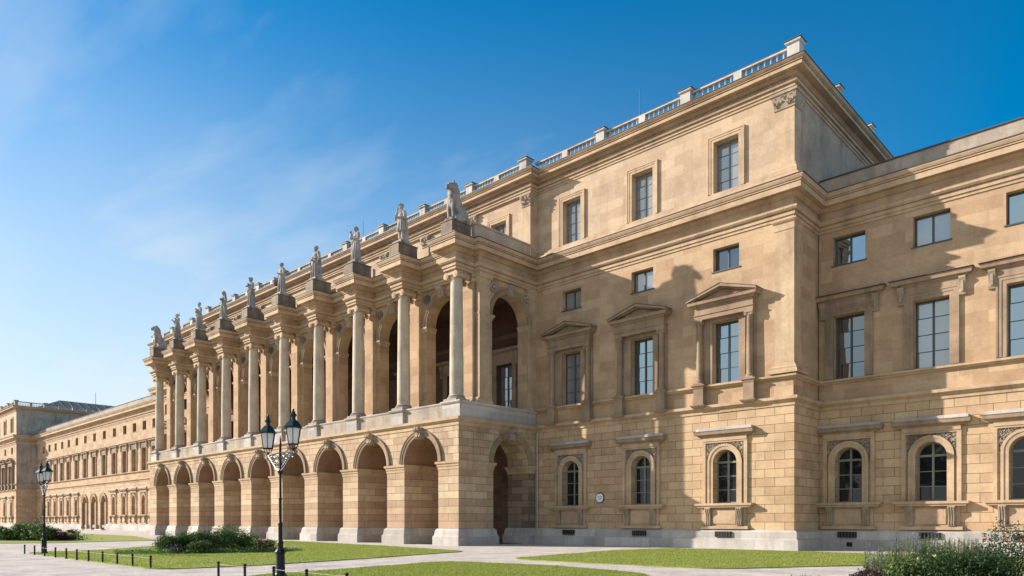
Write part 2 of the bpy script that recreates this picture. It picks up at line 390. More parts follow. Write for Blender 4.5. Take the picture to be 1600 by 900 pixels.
def milk():
    m, n, b = newmat('milk_glass')
    b.inputs['Base Color'].default_value = (.80,.79,.80,1); b.inputs['Roughness'].default_value = .25
    b.inputs['Transmission Weight'].default_value = .0
    n2 = n.nodes; tr = n2.new('ShaderNodeBsdfTranslucent'); tr.inputs[0].default_value = (.85,.83,.82,1)
    ms = n2.new('ShaderNodeMixShader'); ms.inputs[0].default_value = .45
    out = n2['Material Output']; n.links.new(b.outputs[0], ms.inputs[1]); n.links.new(tr.outputs[0], ms.inputs[2]); n.links.new(ms.outputs[0], out.inputs[0])
    return m
M_MILK = milk()
def leafmat(name, stops, trans=.3):
    m, n, b = newmat(name)
    ge = n.nodes.new('ShaderNodeNewGeometry')
    t = node(n, 'ShaderNodeTexNoise', Scale=3.0, Detail=4.0); n.links.new(ge.outputs['Position'], t.inputs['Vector'])
    ad = node(n, 'ShaderNodeMath', operation='MULTIPLY_ADD'); ad.inputs[1].default_value = .55; n.links.new(ge.outputs['Random Per Island'], ad.inputs[0])
    sc = node(n, 'ShaderNodeMath', operation='MULTIPLY'); sc.inputs[1].default_value = .5; n.links.new(t.outputs['Fac'], sc.inputs[0]); n.links.new(sc.outputs[0], ad.inputs[2])
    c = ramp(n, stops, ad.outputs[0])
    n.links.new(c.outputs[0], b.inputs['Base Color']); b.inputs['Roughness'].default_value = .55; b.inputs['Specular IOR Level'].default_value = .3
    tr = n.nodes.new('ShaderNodeBsdfTranslucent'); n.links.new(mul(n, c.outputs[0], (1.1,1.25,.6)), tr.inputs[0])
    ms = n.nodes.new('ShaderNodeMixShader'); ms.inputs[0].default_value = trans
    n.links.new(b.outputs[0], ms.inputs[1]); n.links.new(tr.outputs[0], ms.inputs[2]); n.links.new(ms.outputs[0], n.nodes['Material Output'].inputs[0])
    return m
M_LEAF = leafmat('shrub_leaf', [(.1, (.022,.05,.014)), (.5, (.05,.10,.022)), (.9, (.11,.19,.045))])
M_LEAFD = leafmat('dark_leaf', [(.1, (.012,.032,.012)), (.5, (.028,.062,.02)), (.9, (.07,.12,.04))])
M_LEAFL = leafmat('light_leaf', [(.1, (.05,.085,.026)), (.5, (.10,.145,.048)), (.9, (.20,.25,.095))])
M_LEAFP = leafmat('purple_leaf', [(.1, (.03,.018,.02)), (.5, (.07,.04,.042)), (.9, (.13,.08,.075))])
M_LEAFT = leafmat('tree_leaf', [(.1, (.02,.045,.012)), (.5, (.045,.085,.02)), (.9, (.09,.14,.035))])
M_COVER = leafmat('bed_leaf', [(.1, (.05,.10,.025)), (.5, (.09,.16,.045)), (.9, (.17,.25,.09))])
M_PINK = leafmat('pink_petal', [(.1, (.45,.12,.15)), (.5, (.62,.26,.27)), (.9, (.75,.50,.47))])
M_BLUE = leafmat('blue_petal', [(.1, (.13,.13,.38)), (.5, (.22,.23,.52)), (.9, (.36,.38,.62))])
M_WPET = leafmat('white_petal', [(.1, (.55,.52,.42)), (.9, (.80,.78,.70))])
M_GRASS = leafmat('grass_blade', [(.1, (.19,.225,.05)), (.5, (.27,.30,.075)), (.9, (.37,.385,.12))], .35)
M_BARK = plain('bark', (.09,.065,.045), .9, scale=14, var=.4, bump=.4)

def groundmat(name, stops, s1, s2, bump, rough=.95):
    m, n, b = newmat(name); ge = n.nodes.new('ShaderNodeNewGeometry')
    a = node(n, 'ShaderNodeTexNoise', Scale=s1, Detail=6.0, Roughness=.6); n.links.new(ge.outputs['Position'], a.inputs['Vector'])
    c = node(n, 'ShaderNodeTexNoise', Scale=s2, Detail=8.0, Roughness=.8); n.links.new(ge.outputs['Position'], c.inputs['Vector'])
    mx_ = n.nodes.new('ShaderNodeMixRGB'); mx_.inputs[0].default_value = .55; n.links.new(a.outputs['Fac'], mx_.inputs[1]); n.links.new(c.outputs['Fac'], mx_.inputs[2])
    r = ramp(n, stops, mx_.outputs[0]); n.links.new(r.outputs[0], b.inputs['Base Color'])
    b.inputs['Roughness'].default_value = rough; b.inputs['Specular IOR Level'].default_value = .15
    bp = node(n, 'ShaderNodeBump', Strength=bump, Distance=.03); n.links.new(c.outputs['Fac'], bp.inputs['Height']); n.links.new(bp.outputs[0], b.inputs['Normal'])
    return m
M_GRAVEL = groundmat('fine_gravel', [(.32, (.24,.205,.18)), (.43, (.42,.365,.325)), (.53, (.54,.48,.44)), (.66, (.72,.655,.60))], .7, 6.0, 1.0)
M_LAWN = groundmat('lawn_turf', [(.3, (.18,.215,.045)), (.5, (.255,.285,.068)), (.7, (.345,.355,.11))], .35, 7.0, .5)
M_SOIL = groundmat('bed_soil', [(.3, (.05,.035,.025)), (.7, (.10,.075,.05))], 2, 30, .6)
# ------------------------------------------------------------------ the ground
def sheet(name, poly, z, mat, label, cat, kind='structure', thick=0.0):
    mb = MB(); n = len(poly); cx = sum(p[0] for p in poly)/n; cy = sum(p[1] for p in poly)/n
    mb.add([(x-cx, y-cy, 0) for x, y in poly], [tuple(range(n))])
    if thick: mb.add([(x-cx, y-cy, 0) for x, y in poly] + [(x-cx, y-cy, -thick) for x, y in poly], [(i, (i+1) % n, n+(i+1) % n, n+i) for i in range(n)])
    o = mb.local(name, mat, None, (cx, cy, z)); tag(o, label, cat, None, kind); return o
sheet('ground', [(-900,-900),(900,-900),(900,900),(-900,900)], 0.0, M_GRAVEL, 'pale fine gravel forecourt and paths before the palace', 'ground')
def rounded(poly, r=.6, k=5):
    out = []; n = len(poly)
    for i in range(n):
        p = Vector(poly[i]); a = Vector(poly[i-1]); b = Vector(poly[(i+1) % n])
        da = (a-p); db = (b-p); rr = min(r, da.length*.4, db.length*.4)
        s = p + da.normalized()*rr; e = p + db.normalized()*rr
        for j in range(k+1):
            t = j/k; q = s*(1-t)**2 + p*2*t*(1-t) + e*t*t; out.append((q.x, q.y))
    o2 = []
    for i in range(len(out)):
        a = Vector(out[i]); b = Vector(out[(i+1) % len(out)]); m_ = max(1, int((b-a).length/.25))
        for j in range(m_):
            q = a + (b-a)*j/m_; nz = noise.noise(Vector((q.x*1.7, q.y*1.7, 3.1)))*.05 + noise.noise(Vector((q.x*.35, q.y*.35, 8.0)))*.10
            d = (b-a).normalized() if (b-a).length > 1e-6 else Vector((1, 0)); o2.append((q.x - d.y*nz, q.y + d.x*nz))
    return o2
LAWN_A = [(-42.3,9.3),(-24.6,9.0),(-24.2,12.3),(-25.3,17.3),(-27.6,25.6),(-37.8,27.6),(-50.3,28.8),(-58.5,28.8),(-49.5,19.5),(-43.0,13.0)]
LAWN_B = [(-19.6,9.4),(-20.1,12.3),(-21.2,18.6),(-16.3,19.4),(-11.8,18.4),(-9.5,14.5),(-9.5,8.9),(-14,8.9)]
LAWN_C = [(-20.9,21.7),(-22.6,31.4),(-22,36.6),(-15.55,37.4),(-11.1,36.9),(0,37.5),(0,27.5),(-8.5,27.5),(-11.4,21.9),(-15.7,21.6)]
LAWN_D = [(-62,10.5),(-59.8,14.5),(-61.6,22.8),(-80.5,27.4),(-107.6,28.9),(-150,29.5),(-150,10.5)]
for poly, lb in ((LAWN_A, 'mown lawn with the round shrub bed before the arcade'), (LAWN_B, 'mown lawn between two gravel paths nearest the camera'),
                 (LAWN_C, 'mown lawn below the three window bay right of the arcade'), (LAWN_D, 'far mown lawn before the left wing')):
    sheet('lawn', rounded(poly, 1.0), 0.035, M_LAWN, lb, 'lawn', thick=.05)
sheet('flower_bed_soil', rounded([(-6.5,14.2),(-7.1,17.4),(-4.6,19.8),(3,20.5),(3,13.0),(-4.5,13.0)], .8), 0.05, M_SOIL, 'dark soil of the flower bed at the lower right', 'soil', thick=.06)

# ------------------------------------------------------------------ the palace
C0 = -35.37; P = 5.6; C = [C0 - P*i for i in range(10)]
XR = -34.38; XL = C[9] - .99; CX = (XR + XL)/2
MR = -15.8; ML = 2*CX - MR
YP = 31.2; YM = 38.7; YW = 42.2
mir = lambda x: 2*CX - x
MID = [(-.35,18.0),(.06,18.0),(.06,18.2),(.13,18.2),(.13,18.43),(.09,18.435),(.09,18.465),(.22,18.47),(.30,18.58),(.30,18.70),(-.02,18.705),(-.02,18.75),(.04,18.755),(.04,19.30),(.16,19.34),(.16,19.42),(.30,19.56),(.30,19.62),(.60,19.60),(.62,19.54),(.66,19.54),(.66,19.88),(.60,19.885),(.60,19.925),(.71,19.93),(.71,19.99),(.67,19.995),(.67,20.03),(.75,20.04),(.82,20.20),(.82,20.30),(-.35,20.42)]
TOP = [(-.35,24.95),(.06,24.95),(.06,25.16),(.13,25.16),(.13,25.37),(.09,25.375),(.09,25.41),(.24,25.42),(.28,25.56),(.04,25.58),(.04,25.94),(.16,25.98),(.30,26.14),(.30,26.2),(.66,26.18),(.68,26.12),(.72,26.12),(.72,26.38),(.67,26.385),(.67,26.42),(.78,26.425),(.78,26.48),(.74,26.485),(.74,26.51),(.82,26.52),(.90,26.64),(.90,26.73),(-.35,26.84)]
MID = [(o, 18.0+(z-18.0)*.85) for o, z in MID]; TOP = [(o, 24.95+(z-24.95)*.71) for o, z in TOP]
BAND = [(-.2,7.88),(.06,7.88),(.06,8.06),(.15,8.12),(.27,8.2),(.27,8.36),(-.2,8.42)]
SILL = [(-.2,9.34),(.08,9.34),(.12,9.42),(.25,9.45),(.25,9.56),(-.2,9.62)]
PLIN = [(-.3,-.3),(.32,-.3),(.32,.55),(.22,.63),(.22,.98),(.1,1.08),(-.3,1.08)]
def rectpath(x0, x1, y0, y1): return [(x1,y1),(x1,y0),(x0,y0),(x0,y1)]

palace = thing('palace', (CX, YM, 0), 'long sandstone palace block with arched portico, columns and roof balustrade', 'palace')

# ---- windows
def timber(w_, h, rows, arch=False, rec=.40, fr=.075, mul_=.09, bar=.035, cols=2, transom=None):
    mb = MB(); y0, y1 = rec, rec+.07
    hw = w_/2; hs_ = h - hw if arch else h
    mb.box(-hw, -hw+fr, y0, y1, 0, hs_); mb.box(hw-fr, hw, y0, y1, 0, hs_); mb.box(-hw+fr, hw-fr, y0, y1, 0, fr)
    if not arch: mb.box(-hw+fr, hw-fr, y0, y1, h-fr, h)
    mb.box(-mul_/2, mul_/2, y0-.02, y1, fr, (h - .02) if arch else h-fr)
    for k in range(1, rows):
        z = hs_*k/rows
        for a, b in ((-hw+fr, -mul_/2), (mul_/2, hw-fr)): mb.box(a, b, y0+.012, y1-.012, z-bar/2, z+bar/2)
    if arch:
        mb.box(-hw+fr, hw-fr, y0-.025, y1-.003, hs_-.03, hs_+.09)
        mb.archring(0, hs_, [(hw-fr, 0), (hw, 0), (hw, .07), (hw-fr, .07)], lambda u, o, z: (u, y0+o, z), 16)
    return mb
def pane(w_, h, arch=False, rec=.40, rows=4):
    mb = MB(); hw = w_/2; y = rec+.045; hs_ = h-hw if arch else h
    for a, b in ((-hw, -.002), (.002, hw)):
        for k in range(rows):
            z0, z1 = hs_*k/rows, hs_*(k+1)/rows - .003
            mb.quad((a,y,z0),(b,y,z0),(b,y,z1),(a,y,z1))
        if arch:
            s = 1 if a >= 0 else -1
            pts = [(s*.002,y,hs_)] + [(s*max(.002, hw*math.cos(PI*i/16)), y, hs_+hw*math.sin(PI*i/16)) for i in range(9)]
            mb.add(pts, [tuple(range(len(pts)))])
    return mb
def frame_mould(mb, hw, h, wd, proj, z0=0, bottom=False):
    # stepped architrave round a rectangular opening
    for a, b, p in ((0, wd*.45, proj*.6), (wd*.45, wd*.8, proj*.8), (wd*.8, wd, proj)):
        mb.box(-hw-b, -hw-a, -p, .02, z0, h+b); mb.box(hw+a, hw+b, -p, .02, z0, h+b); mb.box(-hw-a, hw+a, -p, .02, h+a, h+b)
    return mb
def scroll(mb, x, z, r, y0, y1):           # volute disc, axis along y
    n = 14
    mb.prism([(x + r*math.cos(2*PI*k/n), z + r*math.sin(2*PI*k/n)) for k in range(n)], y0, y1)
    mb.prism([(x + r*.5*math.cos(2*PI*k/n), z + r*.5*math.sin(2*PI*k/n)) for k in range(n)], y0-.02, y0)
PRO = {}
WRNG = random.Random(12)
def proto(kind):
    if kind in PRO: return PRO[kind]
    L_ = []
    if kind.startswith('aed'):
        w_, h = 1.64, 3.56
        L_.append(('window', timber(w_, h, 4).mesh('window', M_FRAME)))
        L_.append(('pane', pane(w_, h).mesh('pane', M_GLASS)))
        L_.append(('surround', frame_mould(MB(), w_/2, h, .42, .14).mesh('surround', S_DRES)))
        for s in (-1, 1):
            x = s*1.55; mb = MB()
            mb.lathe([(.25,.04),(.25,.07),(.22,.12),(.235,.17),(.185,.22),(.185,1.2),(.16,3.42),(.185,3.46),(.185,3.60),(.15,3.67)], x, -.22, .02, 14)
            mb.box(x-.27, x+.27, -.47, .02, 0, .064)
            mb.box(x-.26, x+.26, -.45, .02, 3.66, 3.76)
            for q in (-1, 1): scroll(mb, x+q*.17, 3.60, .10, -.42, -.04)
            L_.append(('column', mb.mesh('column', S_DRES, None, 40)))
        mb = MB()
        for s in (-1, 1): mb.box(s*1.55-.29, s*1.55+.29, -.1, .015, .07, 3.9)
        mb.sweep([(1.82,.0),(1.82,-.42),(-1.82,-.42),(-1.82,.0)], [(-.42,3.763),(0,3.763),(0,4.0),(.05,4.02),(.05,4.06),(-.02,4.08),(-.02,4.48),(.05,4.5),(.12,4.58),(.28,4.62),(.30,4.76),(.34,4.80),(-.42,4.80)])
        # raking pediment
        x1 = 2.16; zb = 4.81; za = 5.55; T = .16
        mb.prism([(-x1,zb),(0,za-T),(0,za),(-x1,zb+T*.75)], -.78, .02); mb.prism([(x1,zb),(x1,zb+T*.75),(0,za),(0,za-T)], -.78, .02)
        mb.prism([(-x1+.28,zb+.02),(0,za-T-.07),(0,za-T-.003),(-x1+.02,zb+.004)], -.60, .02); mb.prism([(x1-.28,zb+.02),(x1-.02,zb+.004),(0,za-T-.003),(0,za-T-.07)], -.60, .02)
        mb.prism([(-x1+.3,zb+.004),(x1-.3,zb+.004),(0,za-T-.08)], -.36, .02)
        L_.append(('pediment', mb.mesh('pediment', S_DRES)))
        mb = MB(); mb.prism([(-x1-.03,zb+T*.75-.01),(0,za+.003),(x1+.03,zb+T*.75-.01),(x1+.03,zb+T*.75+.02),(0,za+.035),(-x1-.03,zb+T*.75+.02)], -.81, .02)
        L_.append(('flashing', mb.mesh('flashing', M_FLASH)))
        for s in (-1, 1):
            mb = MB(); mb.box(s*1.55-.31, s*1.55+.31, -.42, .02, -1.215, -.245)
            mb.sweep([(s*1.55+.31,.0),(s*1.55+.31,-.42),(s*1.55-.31,-.42),(s*1.55-.31,.0)], [(-.3,-.25),(.02,-.25),(.05,-.16),(.12,-.1),(.12,-.02),(-.3,0)])
            mb.sweep([(s*1.55+.31,.0),(s*1.55+.31,-.42),(s*1.55-.31,-.42),(s*1.55-.31,.0)], [(-.3,-1.38),(.04,-1.38),(.14,-1.27),(.16,-1.22),(.03,-1.19),(-.3,-1.19)])
            L_.append(('pedestal', mb.mesh('pedestal', S_DRES)))
    elif kind.startswith('hood'):
        w_, h = 1.66, 3.56
        L_.append(('window', timber(w_, h, 4).mesh('window', M_FRAME)))
        L_.append(('pane', pane(w_, h).mesh('pane', M_GLASS if kind == 'hood' else M_GLASSD)))
        L_.append(('surround', frame_mould(MB(), w_/2, h, .44, .13).mesh('surround', S_DRES)))
        mb = MB()
        mb.box(-1.27, 1.27, -.1, .02, h+.442, h+.80)
        mb.sweep([(1.62,.0),(1.62,-.12),(-1.62,-.12),(-1.62,.0)], [(-.14,h+.803),(.0,h+.803),(.05,h+.88),(.22,h+.92),(.24,h+1.06),(.30,h+1.12),(-.14,h+1.15)])
        L_.append(('lintel', mb.mesh('lintel', S_DRES)))
        L_.append(('flashing', MB().box(-1.95, 1.95, -.45, .02, h+1.153, h+1.18).mesh('flashing', M_FLASH)))
        for s in (-1, 1):
            x = s*1.42; mb = MB()
            mb.prismx([(.02,h-.15),(-.12,h-.12),(-.16,h),(-.12,h+.2),(-.2,h+.5),(-.3,h+.70),(-.28,h+.799),(.02,h+.799)], x-.15, x+.15)
            mb.box(x-.05, x+.05, -.24, -.1, h+.02, h+.62)
            L_.append(('console', mb.mesh('console', M_ORN)))
    elif kind.startswith('round'):
        w_, h = 1.46, 3.10
        L_.append(('window', timber(w_, h, 3, True, mul_=.11, bar=.045, fr=.09).mesh('window', M_FRAMEG)))
        L_.append(('pane', pane(w_, h, True, rows=3).mesh('pane', M_GLASSD)))
        hw = w_/2; hs_ = h-hw
        mb = MB(); prof = [(hw, .05), (hw, -.09), (hw+.2, -.11), (hw+.2, -.14), (hw+.33, -.14), (hw+.33, .05)]
        mb.archring(0, hs_, prof, lambda u, o, z: (u, o, z), 20)
        for s in (-1, 1):
            mb.box(s*hw, s*(hw+.2), -.10, .05, 0, hs_); mb.box(s*(hw+.2), s*(hw+.33), -.14, .05, 0, hs_)
            mb.box(s*1.20, s*1.38, -.12, .05, 0, 3.62); mb.box(s*1.15, s*1.20, -.08, .05, 0, 3.52)
        mb.box(-1.20, 1.20, -.12, .05, 3.52, 3.62); mb.box(-1.36, 1.36, -.16, .04, 3.623, 3.86)
        L_.append(('surround', mb.mesh('surround', S_TRIM)))
        mb = MB(); rng = random.Random(3)                     # carved spandrels: relief scrolls round the arch
        n = 24; up = [(1.15*(-1+2*i/n), 3.52) for i in range(n+1)]
        for i in range(n):
            u0, u1 = up[i][0], up[i+1][0]; ra = hw+.33
            f = lambda u: hs_ + math.sqrt(max(0, ra*ra-u*u)) if abs(u) < ra else hs_ - .15
            mb.quad((u0,-.035,f(u0)),(u1,-.035,f(u1)),(u1,-.035,3.52),(u0,-.035,3.52))
        L_.append(('spandrel_panel', mb.mesh('spandrel_panel', S_PANEL)))
        mb = MB(); m_ = 0
        while m_ < 130:
            x = rng.uniform(-1.13, 1.13); z = rng.uniform(hs_-.12, 3.50)
            if math.hypot(x, z-hs_) < hw+.36: continue
            m_ += 1; a = rng.uniform(0, 6.28); l = rng.uniform(.045, .075); w0 = rng.uniform(.5, 1.2)
            mb.tube([(x, -.04, z), (x+l*math.cos(a), -.07, z+l*math.sin(a)), (x+1.7*l*math.cos(a+w0), -.05, z+1.7*l*math.sin(a+w0)), (x+1.2*l*math.cos(a+2*w0), -.045, z+1.2*l*math.sin(a+2*w0))], [.016, .022, .018, .008], 5)
        L_.append(('carved_foliage', mb.mesh('carved_foliage', S_GREY, None, 40)))
        mb = MB()
        mb.sweep([(1.58,.0),(1.58,-.16),(-1.58,-.16),(-1.58,.0)], [(-.2,3.863),(0,3.863),(.06,3.95),(.22,4.0),(.24,4.16),(.28,4.2),(-.2,4.2)])
        L_.append(('lintel', mb.mesh('lintel', S_DRES)))
        mb = MB().sweep([(1.56,.0),(1.56,-.16),(-1.56,-.16),(-1.56,.0)], [(-.2,4.204),(.16,4.204),(.14,4.36),(.02,4.40),(-.2,4.40)])
        L_.append(('lintel_top', mb.mesh('lintel_top', S_PALE)))
        mb = MB()
        mb.box(-1.75, 1.75, -.42, .05, -.13, -.002); mb.box(-1.62, 1.62, -.34, .05, -.24, -.132)
        mb.box(-1.30, 1.30, -.10, .02, -1.30, -.242); mb.box(-.70, .70, -.15, -.1, -1.18, -.36)
        mb.box(-1.45, 1.45, -.2, .02, -1.48, -1.302)
        L_.append(('sill', mb.mesh('sill', S_TRIM)))
        for s in (-1, 1):
            mb = MB(); x = s*.97; pr = [(-.1,-1.30),(-.22,-1.28),(-.27,-1.16),(-.22,-1.0),(-.2,-.8),(-.26,-.6),(-.36,-.42),(-.37,-.3),(-.33,-.243),(-.1,-.243)]
            mb.prismx(pr, x-.17, x+.17)
            for k in (-.11, 0, .11): mb.tube([(x+k, y-.005, z) for y, z in pr[1:-2]], .032, 6)
            L_.append(('bracket', mb.mesh('bracket', M_ORN, None, 40)))
    elif kind.startswith('square'):
        w_, h = (1.62, 1.34) if kind == 'square' else (1.72, 1.6)
        if kind == 'squarefar': w_, h = 1.5, 1.35
        L_.append(('window', timber(w_, h, 1, rec=.34).mesh('window', M_FRAME)))
        L_.append(('pane', pane(w_, h, rec=.34, rows=1).mesh('pane', M_GLASS if kind != 'squarefar' else M_GLASSD)))
        L_.append(('sill', MB().box(-w_/2-.08, w_/2+.08, -.05, .3, -.07, -.002).mesh('sill', M_FRAME)))
    elif kind == 'top':
        w_, h = 1.56, 3.0
        L_.append(('window', timber(w_, h, 4, mul_=.07).mesh('window', M_FRAMET)))
        L_.append(('pane', pane(w_, h).mesh('pane', M_GLASST)))
        L_.append(('surround', frame_mould(MB(), w_/2, h, .36, .13).mesh('surround', S_TRIM)))
    PRO[kind] = L_; return L_
def place_window(kind, x, y, z, parent, rz=0):
    root = None; off = ORIG[parent.name]
    for nm, me in proto(kind):
        o = bpy.data.objects.new(nm, me); col.objects.link(o)
        if root is None: root = o; o.parent = parent; o.location = Vector((x, y, z)) - off; o.rotation_euler = (0,0,rz)
        else: o.parent = root
        if nm == 'pane' and kind not in ('round', 'top'):            # some rooms have pale curtains, some are dark
            q = WRNG.random()
            if q < (.75 if kind.startswith('square') and parent is palace else .45):
                o.material_slots[0].link = 'OBJECT'; o.material_slots[0].material = M_GLASST if q < (.6 if kind.startswith('square') and parent is palace else .22) else M_GLASS2
    return root
SZ = {'aed': (1.64, 3.56), 'hood': (1.66, 3.56), 'round': (1.46, 3.10), 'square': (1.62, 1.34), 'top': (1.56, 3.0), 'squarew': (1.72, 1.6)}
ZA, ZR, ZS, ZT = 9.62, 2.62, 16.15, 20.72
WX = [-19.72, -25.42, -31.12]; WXA = WX + [mir(x) for x in WX]

# ---- lower walls of the two side bays
for side, xs in ((1, WX), (-1, [mir(x) for x in WX])):
    x0, x1 = (XR, MR+.08) if side > 0 else (ML-.08, XL)
    MB().wall(x0, x1, .9, 8.0, [(x-.73, x+.73, ZR, ZR+3.10-.73, True) for x in xs], .5, tfY(YM-.08), back=False).part('rusticated_wall', S_RUST, palace)
    MB().wall(x0, x1-(.08 if side>0 else 0), 8.0, 14.3, [(x-.82, x+.82, ZA, ZA+3.56, False) for x in xs], .5, tfY(YM), back=False).part('upper_wall', S_ASHM, palace)
    MB().wall(x0, x1-(.08 if side>0 else 0), 14.3, 18.1, [(x-.81, x+.81, ZS, ZS+1.34, False) for x in xs], .5, tfY(YM), back=False).part('upper_wall', S_ASHM, palace)
    MB().wall(x0, x1-(.08 if side>0 else 0), 19.8, 25.1, [(x-.78, x+.78, ZT, ZT+3.0, False) for x in xs], .5, tfY(YM+.05), back=False).part('top_wall', S_ASHL, palace)
    for x in xs:
        place_window('round', x, YM-.08, ZR, palace); place_window('aed', x, YM, ZA, palace)
        place_window('square', x, YM, ZS, palace); place_window('top', x, YM+.05, ZT, palace)
for X, tf in ((MR, tfXp), (ML, tfXm)):
    e = .08 if X == MR else -.08
    MB().wall(YM-.08, 43, .9, 8.0, [], .3, tf(X+e), back=False).part('rusticated_wall', S_RUST, palace)
    MB().wall(YM, 43, 8.0, 18.1, [], .3, tf(X), back=False).part('upper_wall', S_ASHM, palace)
    MB().wall(YM+.05, 58, 18.1, 25.1, [], .3, tf(X), back=False).part('top_wall', S_SIDE, palace)
rp = [(MR, 42.6), (MR, YM), (XR, YM)]; lp = [(XL, YM), (ML, YM), (ML, 42.6)]
def addpaths(prof, nm, mat, paths, smooth=None):
    for p in paths: MB().sweep(p, prof).part(nm, mat, palace, smooth)
e = .08
rp2 = [(MR+e, 42.6), (MR+e, YM-e), (XR, YM-e)]; lp2 = [(XL, YM-e), (ML-e, YM-e), (ML-e, 42.6)]
addpaths(PLIN, 'plinth', S_PALE, [rp2, lp2])
addpaths(BAND, 'string_course', S_TRIM, [rp2, lp2])
addpaths(SILL, 'sill_course', S_TRIM, [rp, lp])
# corner pilasters
PB = [(-.3,9.62),(.26,9.62),(.26,9.78),(.18,9.84),(.2,9.95),(.1,10.02),(.1,10.12),(-.3,10.16)]
PCAP = [(-.3,17.42),(.03,17.42),(.04,17.5),(.02,17.52),(.03,17.78),(.1,17.84),(.16,17.92),(.16,17.997),(-.3,17.997)]
for s in (1, -1):
    xa, xb = (MR-1.0, MR+.07) if s > 0 else (ML-.07, ML+1.0)
    mb = MB(); mb.box(xa, xb, YM-.07, YM+.9, 9.623, 17.996); pth = rectpath(xa, xb, YM-.07, YM+.9)
    mb.sweep(pth, PB, True); mb.sweep(pth, PCAP, True); mb.part('pilaster', S_TRIM, palace)
    mb = MB(); mb.box(xa, xb, YM-.02, YM+.9, 20.45, 24.94); pth = rectpath(xa, xb, YM-.02, YM+.9)
    mb.sweep(pth, [(-.3,20.44),(.2,20.44),(.2,20.7),(.1,20.8),(.1,20.95),(-.3,21.0)], True)
    pil = mb.part('pilaster', S_TRIM, palace)
    mb = MB(); mb.sweep(pth, [(-.3,24.05),(.05,24.05),(.05,24.12),(.03,24.14),(.16,24.78),(.22,24.8),(.22,24.935),(-.3,24.935)], True)
    rng = random.Random(5)
    for k in range(26):
        u = xa + (xb-xa)*rng.random(); z = rng.uniform(24.2, 24.7)
        mb.tube([(u, YM-.08, z), (u+.06*rng.choice((-1,1)), YM-.18, z+.1)], [.05,.03], 5)
    q = mb.part('capital', M_ORN, pil)
    pil = None
# ---- main entablatures
mp_ = [(MR, 42.6), (MR, YM), (XR, YM), (XR, 33.05)]
for c in C: mp_ += [(c+.55, 33.05), (c+.55, 31.35), (c-.55, 31.35), (c-.55, 33.05)]
mp_ += [(XL, 33.05), (XL, YM), (ML, YM), (ML, 42.6)]
addpaths(MID, 'main_cornice', S_TRIM, [mp_])
addpaths([(.86,19.945),(.86,19.985),(-.3,20.092),(-.3,20.062)], 'cornice_flashing', M_FLASH, [mp_])
TX = -34.3; TL = mir(TX)
addpaths([(-.3,19.99),(.56,19.99),(.56,20.16),(.42,20.18),(.38,20.34),(.26,20.36),(.26,20.50),(.14,20.53),(.14,20.64),(.08,20.65),(.08,20.715),(-.3,20.715)], 'attic_base', S_TRIM, [[(MR, 58), (MR, YM+.05), (TX, YM+.05)], [(TL, YM+.05), (ML, YM+.05), (ML, 58)]])
tp = [(MR, 58), (MR, YM+.05), (TX, YM+.05), (TX, 38.0), (TL, 38.0), (TL, YM+.05), (ML, YM+.05), (ML, 58)]
addpaths(TOP, 'top_cornice', S_TRIM, [tp])
addpaths([(.94,26.20),(.94,26.245),(-.3,26.335),(-.3,26.30)], 'cornice_flashing', M_FLASH, [tp])
MB().box(ML+.2, MR-.2, YM+.4, 58.2, 26.0, 26.24).part('roof', M_ROOF, palace)
MB().box(ML+.3, MR-.3, 57.8, 58.1, 0, 26.1).part('rear_wall', S_GREY, palace)

# ---- arcade at ground level
RAD = 1.8; SPR = 5.55
for i in range(9):
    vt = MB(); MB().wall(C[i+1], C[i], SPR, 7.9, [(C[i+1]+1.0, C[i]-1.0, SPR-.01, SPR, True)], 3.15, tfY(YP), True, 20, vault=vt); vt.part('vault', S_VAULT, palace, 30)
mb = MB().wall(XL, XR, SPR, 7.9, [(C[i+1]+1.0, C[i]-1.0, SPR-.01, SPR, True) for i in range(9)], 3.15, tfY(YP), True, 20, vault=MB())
for X, tf in ((XR, tfXp), (XL, tfXm)):
    mb.wall(YP, YM+.3, SPR, 7.9, [(36.1-1.75, 36.1+1.75, SPR-.01, SPR, True)], 2.0, tf(X), True, 20)
mb.part('arcade_wall', S_ARC, palace)
IMP = [(-.3,4.98),(.03,4.98),(.03,5.12),(.08,5.2),(.08,5.28),(.16,5.36),(.18,5.5),(-.3,5.548)]
PP = [(-.3,-.3),(.28,-.3),(.28,.56),(.20,.66),(.16,.98),(.06,1.10),(-.3,1.10)]
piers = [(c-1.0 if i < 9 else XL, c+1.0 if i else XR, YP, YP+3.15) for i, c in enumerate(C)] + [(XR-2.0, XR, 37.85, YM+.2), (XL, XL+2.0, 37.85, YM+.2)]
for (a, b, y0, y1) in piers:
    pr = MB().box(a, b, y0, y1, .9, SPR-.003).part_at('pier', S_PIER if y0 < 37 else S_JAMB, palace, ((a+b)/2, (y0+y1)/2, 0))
    pth = rectpath(a, b, y0, y1)
    MB().sweep(pth, IMP, True).part('impost', S_TRIM, pr)
    MB().sweep(pth, PP, True).part('plinth', S_PALE, pr)
ARC = [(RAD, .06), (RAD, -.06), (RAD+.2, -.08), (RAD+.2, -.12), (RAD+.33, -.13), (RAD+.36, -.17), (RAD+.42, -.17), (RAD+.42, .06)]
